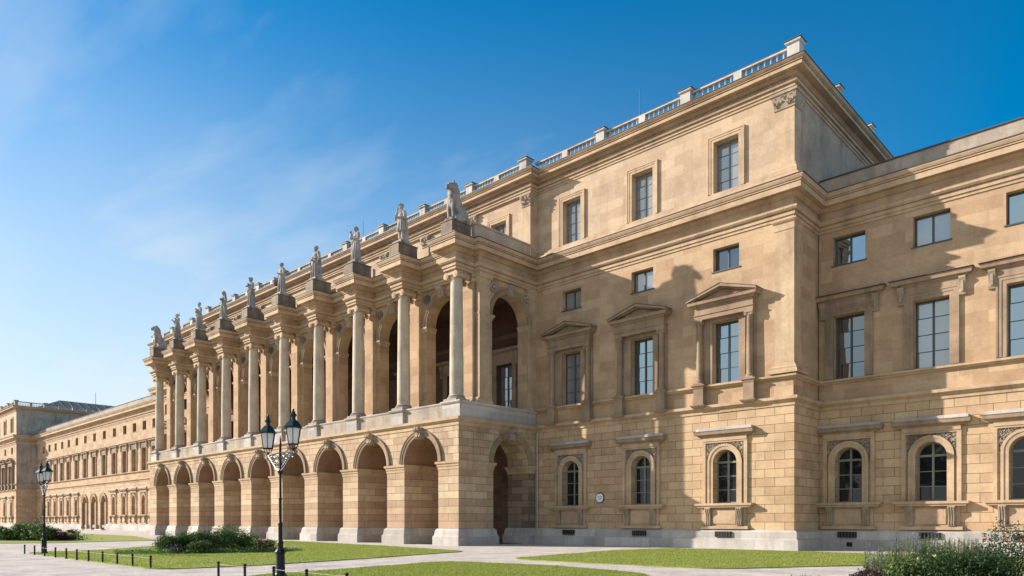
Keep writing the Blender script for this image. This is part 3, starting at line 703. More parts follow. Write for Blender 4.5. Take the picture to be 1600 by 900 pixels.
def keystone(mb, tf, u, z, s=1.0):
    for k in (-1, 0, 1):
        w0 = .17*s; uu = u + k*w0*1.02
        pr = [(.05, z-.18*s), (-.22*s, z-.16*s), (-.34*s, z-.02*s), (-.27*s, z+.14*s), (-.30*s, z+.28*s), (-.48*s, z+.42*s), (-.50*s, z+.55*s), (-.40*s, z+.63*s), (.05, z+.63*s)]
        n = len(pr); g = .02 if k else .06; q = w0*.5
        vs = [tf(uu-q, y - (g if y < 0 else 0), zz) for y, zz in pr] + [tf(uu+q, y - (g if y < 0 else 0), zz) for y, zz in pr]
        mb.add(vs, [tuple(range(n)), tuple(range(2*n-1, n-1, -1))] + [(i, (i+1) % n, n+(i+1) % n, n+i) for i in range(n)])
for i in range(9):
    uc = (C[i]+C[i+1])/2
    ao = MB().archring(uc, SPR, ARC, tfY(YP), 24).part('archivolt', S_DRES, palace, 40)
    mb = MB(); keystone(mb, tfY(YP-.03), uc, 7.30, .98); mb.part('keystone', M_ORN, ao)
for X, tf in ((XR, tfXp), (XL, tfXm)):
    ao = MB().archring(36.1, SPR, [(r-.05, o) for r, o in ARC], tf(X), 24).part('archivolt', S_DRES, palace, 40)
    mb = MB(); keystone(mb, tf(X-.12 if X == XR else X+.12), 36.1, 7.30, .98); mb.part('keystone', S_GREY, ao)
# portico band (string course) and pale parapet with pedestals
pp_ = [(XR, YM-.09), (XR, YP), (XL, YP), (XL, YM-.09)]
PBAND = [(-.3,7.80),(.05,7.80),(.05,8.0),(.14,8.06),(.24,8.16),(.24,8.33),(-.3,8.40)]
addpaths(PBAND, 'string_course', S_TRIM, [pp_])
PARA = [(-.5,8.36),(0,8.36),(0,9.22),(.08,9.26),(.14,9.34),(.14,9.42),(-.5,9.45)]
pr_ = [(XR, YM-.02), (XR, 31.3), (C[0]-.66, 31.3), (C[0]-.66, 31.58)]
for c in C[1:-1]: pr_ += [(c+.66, 31.58), (c+.66, 31.3), (c-.66, 31.3), (c-.66, 31.58)]
pr_ += [(C[9]+.66, 31.58), (C[9]+.66, 31.3), (XL, 31.3), (XL, YM-.02)]
addpaths(PARA, 'portico_parapet', S_PALE, [pr_])
MB().box(XL+.3, XR-.3, YP+.3, YM+.4, 7.7, 9.40).part('loggia_floor', S_GREY, palace)
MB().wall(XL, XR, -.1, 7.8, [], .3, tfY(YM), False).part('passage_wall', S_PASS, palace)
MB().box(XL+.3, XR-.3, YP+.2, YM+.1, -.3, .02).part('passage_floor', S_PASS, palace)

# ---- upper loggia wall with arches
YU = 33.2; USP = 15.5
mb = MB().wall(XL+.1, XR-.1, 9.40, 18.2, [(C[i+1]+1.0, C[i]-1.0, 9.40, USP, True) for i in range(9)], .85, tfY(YU), True, 20)
for X, tf in ((XR-.12, tfXp), (XL+.12, tfXm)):
    mb.wall(YU, YM+.1, 9.40, 18.2, [(36.1-1.75, 36.1+1.75, 9.40, USP, True)], .9, tf(X), True, 20)
mb.part('loggia_wall', S_ASHM, palace)
UARC = [(1.8, .05), (1.8, -.05), (1.95, -.07), (1.95, -.10), (2.06, -.12), (2.12, -.16), (2.12, .05)]
for i in range(9):
    uc = (C[i]+C[i+1])/2
    ao = MB().archring(uc, USP, UARC, tfY(YU), 24).part('archivolt', S_DRES, palace, 40)
    mb = MB(); keystone(mb, tfY(YU-.02), uc, 17.32, .95); mb.part('keystone', S_GREY, ao)
    for s in (-1, 1):
        mb = MB(); x = uc + s*1.72; n = 18
        for r0, r1, d in ((.0,.13,.12), (.20,.33,.09)):
            mb.archring(x, 17.42, [(max(r0,.001), .02), (max(r0,.001), -d), (r1, -d), (r1, .02)], tfY(YU), 10)
            mb.archring(-x, -17.42, [(max(r0,.001), .02), (max(r0,.001), -d), (r1, -d), (r1, .02)], lambda u, o, z: (-u, YU+o, -z), 10)
        mb.part('roundel', S_DARK, palace)
for X, tf, sx in ((XR-.12, tfXp, 1), (XL+.12, tfXm, -1)):
    ao = MB().archring(36.1, USP, [(r-.05, o) for r, o in UARC], tf(X), 24).part('archivolt', S_DRES, palace, 40)
    mb = MB(); keystone(mb, tf(X - .15*sx), 36.1, 17.28, .95); mb.part('keystone', S_GREY, ao)
    for y in (34.45, 37.75):
        mb = MB()
        for r0, r1, d in ((.001,.13,.12), (.20,.33,.09)):
            pr4 = [(r0, .02), (r0, -d), (r1, -d), (r1, .02)]
            mb.archring(y, 17.42, pr4, tf(X), 10); t2 = tf(X)
            mb.archring(-y, -17.42, pr4, lambda u, o, z: t2(-u, o, -z), 10)
        mb.part('roundel', S_GREY, palace)
# imposts of the upper arches
UIMP = [(-.3,15.1),(.02,15.1),(.06,15.24),(.15,15.36),(.15,15.47),(-.3,15.497)]
for i, c in enumerate(C):
    a = max(c-1.0, XL+.14); b = min(c+1.0, XR-.16)
    for x0, x1 in ((c+.5, b), (a, c-.5)):
        if x1-x0 > .3: MB().sweep([(x1, YU+.84), (x1, YU), (x0, YU), (x0, YU+.84)], UIMP).part('impost', S_TRIM, palace)
for X in (XR-.13, XL+.13):
    s = 1 if X > CX else -1
    for ya, yb in ((33.3, 34.35), (37.85, YM)):
        mb = MB()
        if s > 0: mb.sweep([(X-.85, yb), (X, yb), (X, ya), (X-.85, ya)], UIMP)
        else: mb.sweep([(X+.85, ya), (X, ya), (X, yb), (X+.85, yb)], UIMP)
        mb.part('impost', S_TRIM, palace)
# pilasters on the loggia front behind each column, and on the two sides
CAP = [(-.3,17.35),(.02,17.35),(.03,17.42),(.0,17.46),(.05,17.75),(.14,17.82),(.14,17.996),(-.3,17.996)]
PBS = [(-.3,9.41),(.14,9.41),(.14,9.6),(.08,9.66),(.1,9.76),(.03,9.84),(-.3,9.86)]
for c in C:
    pl = MB().box(c-.5, c+.5, 32.88, YU+.1, 9.43, 17.997).part('pilaster', S_ASHM, palace); pth = rectpath(c-.5, c+.5, 32.88, YU+.1)
    mb = MB().sweep(pth, CAP, True); MB().sweep(pth, PBS, True).part('base', S_TRIM, pl)
    for q in (-1, 1): scroll(mb, c+q*.5, 17.62, .17, 32.70, 33.1)
    mb.part('capital', S_TRIM, pl)
for s, X in ((1, XR), (-1, XL)):
    for ya, yb in ((33.07, 34.06), (37.95, YM-.0)):
        xa, xb = (X-.3, X) if s > 0 else (X, X+.3)
        pl = MB().box(xa, xb, ya, yb, 9.43, 17.997).part('pilaster', S_TRIM, palace); pth = rectpath(xa, xb, ya, yb)
        MB().sweep(pth, [(max(o, -.1), z) for o, z in PBS], True).part('base', S_TRIM, pl); mb = MB().sweep(pth, [(max(o, -.1), z) for o, z in CAP], True); mb.part('capital', S_TRIM, pl)
# columns
def column():
    sh = MB(); n = 12; prof = []
    for k in range(n+1):
        t = k/n; prof.append((.465 - .075*t**1.6, .42 + t*(8.0-.42)))
    prof = [(.52, .36), (.50, .40)] + prof + [(.43, 8.02), (.43, 8.07), (.40, 8.09)]
    sh.lathe(prof, 0, 0, 0, 28)
    b = MB(); b.box(-.62, .62, -.62, .62, 0, .14); b.lathe([(.60,.143),(.62,.17),(.62,.22),(.58,.26),(.50,.27),(.50,.30),(.55,.32),(.55,.36),(.50,.37)], 0, 0, 0, 28)
    c = MB(); c.box(-.50, .50, -.50, .50, 8.40, 8.545)
    c.lathe([(.40,8.085),(.44,8.13),(.52,8.26),(.5,8.38)], 0, 0, 0, 24)
    for x in (-.46, .46):
        for y0, y1 in ((-.56, -.38), (.38, .56)): scroll(c, x, 8.22, .22, y0, y1)
        c.lathe([(.15, -.40), (.11, -.1), (.11, .1), (.15, .40)], 0, 0, 0, 10) if False else None
        c.box(x-.12, x+.12, -.39, .39, 8.1, 8.34)
    c.box(-.46, .46, -.55, -.40, 8.24, 8.40); c.box(-.46, .46, .40, .55, 8.24, 8.40)
    return sh.mesh('column', S_COLM, None, 40), b.mesh('base', S_GREY, None, 40), c.mesh('capital', S_TRIM, None, 40)
cm = column()
for c in C:
    o = bpy.data.objects.new('column', cm[0]); col.objects.link(o); o.parent = palace; o.location = Vector((c, 31.92, 9.452)) - ORIG[palace.name]
    for nm, me in (('base', cm[1]), ('capital', cm[2])):
        q = bpy.data.objects.new(nm, me); col.objects.link(q); q.parent = o
# loggia: rear wall with tall windows, red dado, ceiling
LWX = [-37.55 - P*i for i in range(9)]
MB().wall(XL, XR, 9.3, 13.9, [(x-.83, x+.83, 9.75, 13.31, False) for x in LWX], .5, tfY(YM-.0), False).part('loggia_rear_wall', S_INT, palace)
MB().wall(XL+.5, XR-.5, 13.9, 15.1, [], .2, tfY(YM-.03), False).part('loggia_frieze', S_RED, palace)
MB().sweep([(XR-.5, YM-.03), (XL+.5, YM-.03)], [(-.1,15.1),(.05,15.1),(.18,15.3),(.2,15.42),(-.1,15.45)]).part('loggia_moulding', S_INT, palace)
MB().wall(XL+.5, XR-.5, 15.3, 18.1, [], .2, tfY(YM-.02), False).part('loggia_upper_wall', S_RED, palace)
for x in LWX: place_window('hood', x, YM, 9.75, palace)
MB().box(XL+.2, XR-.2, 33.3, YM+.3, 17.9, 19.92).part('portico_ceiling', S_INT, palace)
# terrace roof, side and front parapets, blocks under the statues
mb = MB(); mb.box(XL-.3, XR+.3, 32.5, 38.3, 19.93, 20.10); mb.part('portico_roof', M_LEAD, palace)
for x0, x1 in ((XR-.02, XR+.42), (XL-.42, XL+.02)):
    mb = MB(); mb.box(x0, x1, 32.35, 37.6, 20.102, 20.90); mb.box(x0-.05, x1+.05, 32.30, 37.62, 20.902, 21.02)
    mb.part('terrace_parapet', S_GREY, palace)
for i in range(9):
    uc = (C[i]+C[i+1])/2
    mb = MB(); mb.box(C[i+1]+1.0, C[i]-1.0, 33.25, 33.55, 20.102, 20.5); mb.box(uc-.5, uc+.5, 32.7, 33.6, 20.103, 20.78)
    mb.part('terrace_parapet', S_GREY, palace)
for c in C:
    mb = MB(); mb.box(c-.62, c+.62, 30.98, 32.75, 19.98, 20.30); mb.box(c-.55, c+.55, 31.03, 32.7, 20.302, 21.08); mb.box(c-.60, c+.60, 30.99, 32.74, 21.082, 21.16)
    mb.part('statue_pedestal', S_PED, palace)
# ---- top storey above the portico
MB().wall(TL, TX, 19.8, 25.1, [(x-.78, x+.78, ZT, ZT+3.0, False) for x in LWX], .5, tfY(38.12), False).part('top_wall', S_ASHL, palace)
for X, tf in ((TX, tfXp), (TL, tfXm)): MB().wall(38.12, YM+.2, 19.8, 25.1, [], .3, tf(X), False).part('top_wall', S_ASHL, palace)
for x in LWX: place_window('top', x, 38.12, ZT, palace)
TPX = [TX-.4 - P*i for i in range(9)] + [TL+.4]
for x in TPX:
    pl = MB().box(x-.39, x+.39, 38.0, 38.3, 19.9, 24.94).part('pilaster', S_TRIM, palace); pth = rectpath(x-.39, x+.39, 38.0, 38.3)
    mb = MB().sweep(pth, [(-.2,24.05),(.05,24.05),(.05,24.12),(.02,24.14),(.12,24.76),(.18,24.8),(.18,24.935),(-.2,24.935)], True)
    rng = random.Random(8)
    for k in range(18):
        u = x-.36 + .72*rng.random(); z = rng.uniform(24.2, 24.66); mb.tube([(u, 37.95, z), (u+.05*rng.choice((-1,1)), 37.84, z+.1)], [.05,.03], 5)
    for q in (-1, 1): scroll(mb, x+q*.36, 24.66, .11, 37.80, 38.1)
    mb.part('capital', M_ORN, pl)
# ---- balustrade
def baluster(mb, x, y, z, h, ax):
    mb.lathe([(.07,0),(.07,.05*h),(.04,.1*h),(.075,.32*h),(.065,.45*h),(.036,.78*h),(.055,.9*h),(.07,.95*h),(.07,h)], x, y, z, 6)
def balustrade(p0, p1, parent, n=15, z=26.22, mat=None):
    p0 = Vector(p0); p1 = Vector(p1); d = (p1-p0); L0 = d.length; d /= L0; nn = Vector((-d.y, d.x))
    mb = MB()
    def obox(a, b, hw, z0, z1):
        A = p0 + d*a; B = p0 + d*b
        vs = [A-nn*hw, B-nn*hw, B+nn*hw, A+nn*hw]
        mb.add([(v.x, v.y, z0) for v in vs] + [(v.x, v.y, z1) for v in vs], [(3,2,1,0),(4,5,6,7),(0,1,5,4),(1,2,6,5),(2,3,7,6),(3,0,4,7)])
    obox(0, L0, .14, z, z+.12); obox(0, L0, .15, z+.84, z+.95); obox(L0/2-.24, L0/2+.24, .15, z+.122, z+.838)
    for half in (0, 1):
        a, b = (.1, L0/2-.28) if half == 0 else (L0/2+.28, L0-.1)
        k = n//2
        for i in range(k):
            q = p0 + d*(a + (b-a)*(i+.5)/k); baluster(mb, q.x, q.y, z+.12, .72, 0)
    bo_ = mb.part('balustrade', mat or S_BAL, parent)
    mb = MB(); A = p0; B = p0 + d*L0; hw = .17
    vs = [A-nn*hw, B-nn*hw, B+nn*hw, A+nn*hw]
    mb.add([(v.x, v.y, z+.953) for v in vs] + [(v.x, v.y, z+.975) for v in vs], [(3,2,1,0),(4,5,6,7),(0,1,5,4),(1,2,6,5),(2,3,7,6),(3,0,4,7)])
    mb.part('cap_sheet', M_FLASH, bo_)
    return bo_
def bped(x, y, parent, z=26.22, mat=None):
    mb = MB(); mb.box(x-.33, x+.33, y-.3, y+.3, z, z+.95); mb.sweep(rectpath(x-.33, x+.33, y-.3, y+.3), [(-.3,z+.953),(.02,z+.953),(.09,z+1.0),(.11,z+1.08),(-.3,z+1.12)], True)
    mb.box(x-.42, x+.42, y-.36, y+.36, z-.02, z+.12)
    bp_ = mb.part('balustrade_pedestal', mat or S_BAL, parent)
    MB().box(x-.46, x+.46, y-.43, y+.43, z+1.123, z+1.155).part('cap_sheet', M_FLASH, bp_)
bx = [MR+.14, -22.15, -28.45]
for sgn in (1, -1):
    f = (lambda x: x) if sgn > 0 else mir
    xs = [f(x) for x in bx]
    for x in xs: bped(x, 38.62, palace)
    for a, b in zip(xs, xs[1:]): balustrade((a-sgn*.36, 38.62), (b+sgn*.36, 38.62), palace)
    balustrade((xs[-1]-sgn*.36, 38.62), (f(TX)-sgn*.0, 38.62), palace)
    ys = [38.62, 44.4, 50.2, 56.0]
    for y in ys[1:]: bped(xs[0], y, palace)
    for a, b in zip(ys, ys[1:]): balustrade((xs[0], a+.3), (xs[0], b-.3), palace, 16)
cxs = [-34.72 - P*i for i in range(9)] + [mir(-34.72)]
for x in cxs: bped(x, 37.95, palace)
for a, b in zip(cxs, cxs[1:]): balustrade((a-.36, 37.95), (b+.36, 37.95), palace)
for x, y, h in ((-26.2, 39.6, 3.3), (-57.0, 39.6, 3.6)):
    MB().tube([(x, y, 26.1), (x, y, 26.3+h*.5), (x, y, 26.3+h)], [.04, .03, .02], 6).part('lightning_rod', M_BRASS, palace)
# basement grilles, downpipe, plaque
def grille(x, y, parent, dark=M_DARK):
    g = MB().box(x-.5, x+.5, y-.345, y-.2, .68, 1.0).part('basement_grille', dark, parent)
    mb = MB()
    for k in range(6): mb.box(x-.42+k*.165, x-.39+k*.165, y-.36, y-.344, .68, 1.0)
    mb.part('bar', M_SCROLL, g)
for x in WX: grille(x, YM-.08+.02, palace)
MB().tube([(XR+.28, YM-.2, .9), (XR+.28, YM-.2, 7.9)], .06, 8).part('downpipe', M_LEAD, palace)
# ---- right wing
wing = thing('palace_wing', (0, YW, -.006), 'right wing of the palace with hooded windows above arched ground windows', 'palace wing')
E1 = 22.0; RW = [-14.1 + 4.1*k for k in range(9)]
def wingwalls(root, xa, xb, xs, Y, glass='hood', sq='squarew', doors=()):
    MB().wall(xa, xb, .9, 8.0, [(x-.73, x+.73, ZR, ZR+3.10-.73, True) for x in xs if x not in doors] + [(x-1.15, x+1.15, .9, 4.9, True) for x in doors], .5, tfY(Y-.06), False).part('rusticated_wall', S_RUST, root)
    MB().wall(xa, xb, 8.0, 14.9, [(x-.83, x+.83, ZA, ZA+3.56, False) for x in xs], .5, tfY(Y), False).part('upper_wall', S_ASHM, root)
    w_, h = (1.72, 1.6) if sq == 'squarew' else (1.5, 1.35)
    MB().wall(xa, xb, 14.9, 18.1, [(x-w_/2, x+w_/2, 16.05, 16.05+h, False) for x in xs], .5, tfY(Y), False).part('upper_wall', S_ASHM, root)
    for x in xs:
        if x not in doors: place_window('round', x, Y-.06, ZR, root)
        place_window(glass, x, Y, ZA, root); place_window(sq, x, Y, 16.05, root)
    pth = [(xb, Y), (xa, Y)]; pt2 = [(xb, Y-.06), (xa, Y-.06)]
    segs = [pt2]
    if doors:
        d0, d1 = max(doors)+1.3, min(doors)-1.3; segs = [[(xb, Y-.06), (d0, Y-.06)], [(d1, Y-.06), (xa, Y-.06)]]
    for s_ in segs: MB().sweep(s_, PLIN).part('plinth', S_PALE, root)
    MB().sweep(pt2, BAND).part('string_course', S_TRIM, root)
    MB().sweep(pth, SILL).part('sill_course', S_TRIM, root)
    MB().sweep(pth, MID).part('cornice', S_TRIM, root)
    MB().sweep(pth, [(.86,19.945),(.86,19.985),(-.3,20.092),(-.3,20.062)]).part('cornice_flashing', M_FLASH, root)
    mb = MB().box(xa, xb, Y+.05, Y+.5, 19.9, 21.05); mb.part('parapet', S_GREY, root)
    MB().box(xa, xb, Y-.02, Y+.58, 21.053, 21.12).part('coping', M_FLASH, root)
    MB().box(xa, xb, Y+.5, Y+16, 20.5, 20.6).part('roof', M_ROOF, root)
wingwalls(wing, MR+.06, E1, RW, YW)
for x in RW: grille(x, YW-.06+.02, wing)
MB().box(-14.1, -13.8, YW-.39, YW-.2, .18, .42).part('vent_hole', M_DARK, wing)
MB().box(MR+.3, E1, YW+15.6, YW+16, 0, 20.5).part('rear_wall', S_GREY, wing)
# ---- left wing
lwing = thing('palace_wing', (-143, 42.4, -.006), 'long left wing of the palace with three arched doors and many windows', 'palace wing')
LX = [-111.6,-116.1,-120.2,-124.5,-128.9,-133.9,-139.0,-144.3,-149.5,-154.6,-159.7,-164.1,-168.6,-173.0,-177.4]
wingwalls(lwing, -182.4, ML-.06, LX, 42.4, 'hoodfar', 'squarefar', doors=(-139.0,-144.3,-149.5))
MB().box(-182, ML-.3, 57.6, 58, 0, 20.5).part('rear_wall', S_GREY, lwing)
for x in (-139.0,-144.3,-149.5):
    mb = MB().archring(x, 4.9, [(1.15,.05),(1.15,-.1),(1.6,-.2),(1.7,-.25),(1.7,.05)], tfY(42.34), 18)
    for s in (-1, 1): mb.box(x+s*1.15, x+s*1.66, 42.1, 42.4, .0, 4.9)
    dp = mb.part('door_surround', S_TRIM, lwing, 40)
    mb = MB().box(x-1.2, x+1.2, 42.80, 42.9, 0, 6.1); d_ = mb.part('door', M_DARK, dp)
    MB().box(x-1.9, x+1.9, 41.3, 42.3, -.1, .18).part('step', S_PALE, dp)
# ---- far pavilion
pav = thing('palace_pavilion', (-200, 38.6, -.012), 'far corner pavilion of the palace with balustrade and skylight roof', 'pavilion')
PX0, PX1 = -222.0, -182.5
PW = [-186.2 - 6.15*k for k in range(6)]
Y = 38.6
MB().wall(PX0, PX1+.08, .9, 8.0, [(x-.73, x+.73, ZR, ZR+3.10-.73, True) for x in PW], .5, tfY(Y-.08), False).part('rusticated_wall', S_RUST, pav)
MB().wall(PX0, PX1, 8.0, 14.3, [(x-.82, x+.82, ZA, ZA+3.56, False) for x in PW], .5, tfY(Y), False).part('upper_wall', S_ASHM, pav)
MB().wall(PX0, PX1, 14.3, 18.1, [(x-.81, x+.81, ZS, ZS+1.34, False) for x in PW], .5, tfY(Y), False).part('upper_wall', S_ASHM, pav)
MB().wall(PX0, PX1, 18.1, 25.9, [(x-.78, x+.78, ZT, ZT+3.0, False) for x in PW], .5, tfY(Y), False).part('top_wall', S_ASHL, pav)
for x in PW:
    place_window('round', x, Y-.08, ZR, pav); place_window('aed', x, Y, ZA, pav); place_window('square', x, Y, ZS, pav); place_window('top', x, Y, ZT, pav)
MB().wall(Y-.08, 46, .9, 8.0, [], .3, tfXp(PX1+.08), False).part('rusticated_wall', S_RUST, pav)
MB().wall(Y, 60, 8.0, 25.9, [], .3, tfXp(PX1), False).part('side_wall', S_GREY, pav)
pa = [(PX1, 60), (PX1, Y), (PX0, Y)]; pb_ = [(PX1+.08, 46), (PX1+.08, Y-.08), (PX0, Y-.08)]; pc = [(PX1, 42.2), (PX1, Y), (PX0, Y)]
MB().sweep(pb_, PLIN).part('plinth', S_PALE, pav); MB().sweep(pb_, BAND).part('string_course', S_TRIM, pav); MB().sweep(pc, SILL).part('sill_course', S_TRIM, pav)
MB().sweep(pc, MID).part('main_cornice', S_TRIM, pav); MB().sweep(pa, TOP).part('top_cornice', S_TRIM, pav)
MB().box(PX0, PX1-.2, Y+.4, 60, 25.9, 26.24).part('roof', M_ROOF, pav)
bys = [Y, 44.0, 49.5, 55.0, 59.5]
for y in bys: bped(PX1-.16, y, pav, 26.22, S_GREY)
for a, b in zip(bys, bys[1:]): balustrade((PX1-.16, a+.3), (PX1-.16, b-.3), pav, 14, 26.22, S_GREY)
bxs = [PX1-.16 - 6.2*k for k in range(7)]
for x in bxs[1:]: bped(x, Y, pav, 26.22, S_GREY)
for a, b in zip(bxs, bxs[1:]): balustrade((a-.36, Y), (b+.36, Y), pav, 14, 26.22, S_GREY)
mb = MB(); zb, zt = 26.3, 30.2
mb.add([(-205,42,zb),(-186,42,zb),(-186,90,zb),(-205,90,zb),(-195.5,50,zt),(-195.5,82,zt)], [(0,1,4),(1,2,5,4),(2,3,5),(3,0,4,5)])
sk = mb.part('skylight', M_GLASSR, pav)
mb = MB()
for k in range(24):
    y = 44 + k*1.9
    t = min(1, max(0, (y-42)/8)); t2 = min(1, max(0, (90-y)/8)); h = min(t, t2)
    mb.tube([(-186, y, zb+.03), (-186-9.5*h, y, zb+(zt-zb)*h+.03)], .08, 4)
mb.part('glazing_bars', M_SCROLL, sk)
MB().tube([(-182.9, 54, 26.2), (-182.9, 54, 31.0)], [.07, .04], 6).part('lightning_rod', M_BRASS, pav)
# ---- enamel plaque on the wall
pq = thing('wall_plaque', (-28.62, YM-.10, 3.13), 'small round white plaque with dark lettering fixed on the shaded wall', 'plaque')
mb = MB(); n = 28
pts = [((.30-.07*math.exp(-((a-PI/2)/.16)**2))*math.cos(a), (.30-.07*math.exp(-((a-PI/2)/.16)**2))*math.sin(a)) for a in [2*PI*k/n*1.0+.001 for k in range(n)]]
mb.prism(pts, -.07, -.01); mb.local('disc', M_WHITE, pq)
mb = MB()
mb.archring(0, 0, [(.30,0),(.30,-.075),(.335,-.075),(.335,0)], lambda u,o,z:(u,o,z), 20); mb.archring(0, 0, [(.30,0),(.30,-.075),(.335,-.075),(.335,0)], lambda u,o,z:(u,o,-z), 20)
mb.local('rim', M_IRON, pq)
mb = MB(); rng = random.Random(2)
for z, xs_, h in ((.07, [-.19+.055*k for k in range(8)], .045), (-.05, [-.1, -.03, .05, .1], .07), (-.14, [-.05, .02], .035)):
    for x in xs_: mb.box(x, x+.03, -.074, -.068, z-h/2, z+h/2)
mb.local('inscription', M_INK, pq)
# ------------------------------------------------------------------ statues
def solid(mb, vox, name, mat, smooth_iter=2):
    me = bpy.data.meshes.new('raw'); me.from_pydata(mb.v, [], mb.f)
    o = bpy.data.objects.new('raw', me); col.objects.link(o)
    r = o.modifiers.new('r', 'REMESH'); r.mode = 'VOXEL'; r.voxel_size = vox
    s = o.modifiers.new('s', 'SMOOTH'); s.iterations = smooth_iter; s.factor = .4
    dg = bpy.context.evaluated_depsgraph_get(); ev = o.evaluated_get(dg)
    out = bpy.data.meshes.new_from_object(ev); out.name = name
    bpy.data.objects.remove(o); bpy.data.meshes.remove(me)
    out.materials.clear(); out.materials.append(mat)
    out.polygons.foreach_set('use_smooth', [True]*len(out.polygons))
    return out
def rings(mb, sect, seg=36, fold=0, amp=0.0, ph=0.0):
    vs = []; fs = []
    for j, (z, cx, cy, rx, ry) in enumerate(sect):
        for k in range(seg):
            a = 2*PI*k/seg; f = 1 + amp*max(0, 1-(z-sect[0][0])/(sect[-1][0]-sect[0][0]+1e-6))**.6*math.sin(fold*a + ph + .8*math.sin(2*a))
            vs.append((cx + rx*f*math.cos(a), cy + ry*f*math.sin(a), z))
    for j in range(len(sect)-1):
        for k in range(seg):
            k2 = (k+1) % seg; fs.append((j*seg+k, j*seg+k2, (j+1)*seg+k2, (j+1)*seg+k))
    fs.append(tuple(range(seg-1, -1, -1))); fs.append(tuple((len(sect)-1)*seg+k for k in range(seg)))
    mb.add(vs, fs)
def figure(p):
    # a draped standing figure 1.75 high facing -Y, then scaled up
    mb = MB(); lean = p.get('lean', 0.0)
    hip = lean*.5
    if p.get('robe', True):
        rings(mb, [(0,0,0,.27,.23),(.12,0,0,.255,.215),(.45,hip*.5,0,.235,.20),(.80,hip,0,.215,.18),(.98,hip,0,.20,.155),(1.10,hip*.6,0,.165,.125)], 48, 13, .20, p.get('ph', 0))
    else:
        for s in (-1, 1):
            mb.tube([(s*.10,.0,.05),(s*.11,-.01,.28),(s*.105,-.02,.50),(s*.10,0,.92)], [.055,.075,.07,.11], 12)
            mb.ell((s*.115,-.08,.05), (.06,.15,.055))
        rings(mb, [(.52,0,.0,.235,.20),(.72,0,0,.225,.185),(.95,0,0,.20,.16),(1.08,0,0,.17,.13)], 44, 11, .16)
        rings(mb, [(.06,.02,.17,.27,.09),(.6,.02,.15,.27,.085),(1.1,.0,.12,.24,.08),(1.36,0,.07,.19,.08)], 40, 9, .12)
    # torso, neck, head
    rings(mb, [(1.02,hip*.6,0,.165,.125),(1.15,hip*.3,0,.165,.125),(1.30,0,-.01,.195,.135),(1.40,0,0,.20,.115),(1.46,0,0,.13,.09)], 24)
    mb.tube([(0,0,1.42),(0,-.01,1.56)], [.07,.06], 10)
    tx, ty = math.sin(p.get('turn', 0)), math.cos(p.get('turn', 0))
    Rz = Matrix.Rotation(p.get('turn', 0), 3, 'Z')
    def H(x, y, z): q = Rz @ Vector((x, y, 0)); return (q.x, q.y - .015, z)
    mb.ell(H(0,0,1.65), (.082,.10,.12), Rz); mb.ell(H(0,-.03,1.59), (.06,.072,.07), Rz)          # skull and jaw
    mb.tube([H(0,-.09,1.68), H(0,-.122,1.635)], [.016,.024], 6)                                     # nose
    for s in (-1, 1): mb.ell(H(s*.034,-.085,1.69), (.028,.02,.012), Rz); mb.ell(H(s*.084,.0,1.645), (.016,.03,.038), Rz)
    mb.ell(H(0,-.085,1.592), (.032,.022,.012), Rz)                                                 # mouth
    hair = p.get('hair', 'bun')
    mb.ell(H(0,.03,1.69), (.095,.10,.105), Rz)
    if hair == 'bun': mb.ell(H(0,.13,1.67), (.055,.06,.055), Rz)
    if hair == 'beard': mb.ell(H(0,-.075,1.535), (.055,.045,.075), Rz)
    if hair == 'cap': mb.ell(H(0,.0,1.755), (.125,.13,.045), Rz); mb.ell(H(0,-.11,1.735), (.06,.06,.018), Rz)
    if hair == 'veil': rings(mb, [(1.28,0,.06,.17,.10),(1.5,0,.06,.12,.10),(1.66,0,.035,.112,.11),(1.76,0,.02,.08,.085)], 20, 7, .08)
    if hair == 'crown': mb.lathe([(.09,1.73),(.115,1.80),(.10,1.81)], 0, 0, 0, 14)
    if hair == 'wreath': mb.lathe([(.095,1.70),(.118,1.725),(.095,1.75)], 0, .0, 0, 14)
    # arms: shoulder, elbow, wrist; a palm with curled fingers and a thumb
    for s, (el, wr) in ((-1, p['L']), (1, p['R'])):
        sh = Vector((s*.195, 0, 1.385)); el = Vector(el); wr = Vector(wr)
        mb.ell(sh, (.085,.085,.085)); mb.tube([sh, (sh+el)/2, el], [.078,.066,.052], 12); mb.ell(el, (.054,)*3)
        mb.tube([el, el*.6+wr*.4, wr], [.052,.05,.034], 12)
        d = (wr-el).normalized(); a = d.orthogonal().normalized(); b = d.cross(a)
        mb.ell(wr + d*.045, (.042,.042,.05))
        for q in range(4): mb.tube([wr + d*.07 + a*(.024*(q-1.5)), wr + d*(.125+.012*(1-abs(q-1.5))) + a*(.026*(q-1.5)) + b*.012, wr + d*.13 + a*(.024*(q-1.5)) + b*.045], [.016,.015,.011], 6)
        mb.tube([wr + d*.03 + a*.04, wr + d*.08 + a*.065, wr + d*.11 + a*.055 + b*.02], [.016,.014,.011], 6)
        if p.get('sleeve', True): mb.tube([sh, (sh+el)/2, el*.9+wr*.1, el*.9+wr*.1 + Vector((0,0,-.12))], [.09,.085,.075,.03], 12)
    for t in p.get('tubes', []): mb.tube(t[0], t[1], 9)
    for e_ in p.get('ells', []): mb.ell(e_[0], e_[1])
    for b_ in p.get('boxes', []): mb.box(*b_)
    if p.get('drape'):
        s = p['drape']
        for k in range(5):
            o_ = .035*k
            mb.tube([(s*.19,-.05,1.40-o_*.6),(s*.05,-.15,1.20-o_),(-s*.12,-.17,1.04-o_),(-s*.21,-.06,.98-o_)], .032, 7)
        mb.tube([(-s*.21,-.05,1.0),(-s*.245,-.06,.7),(-s*.25,-.04,.32)], [.06,.075,.05], 10)
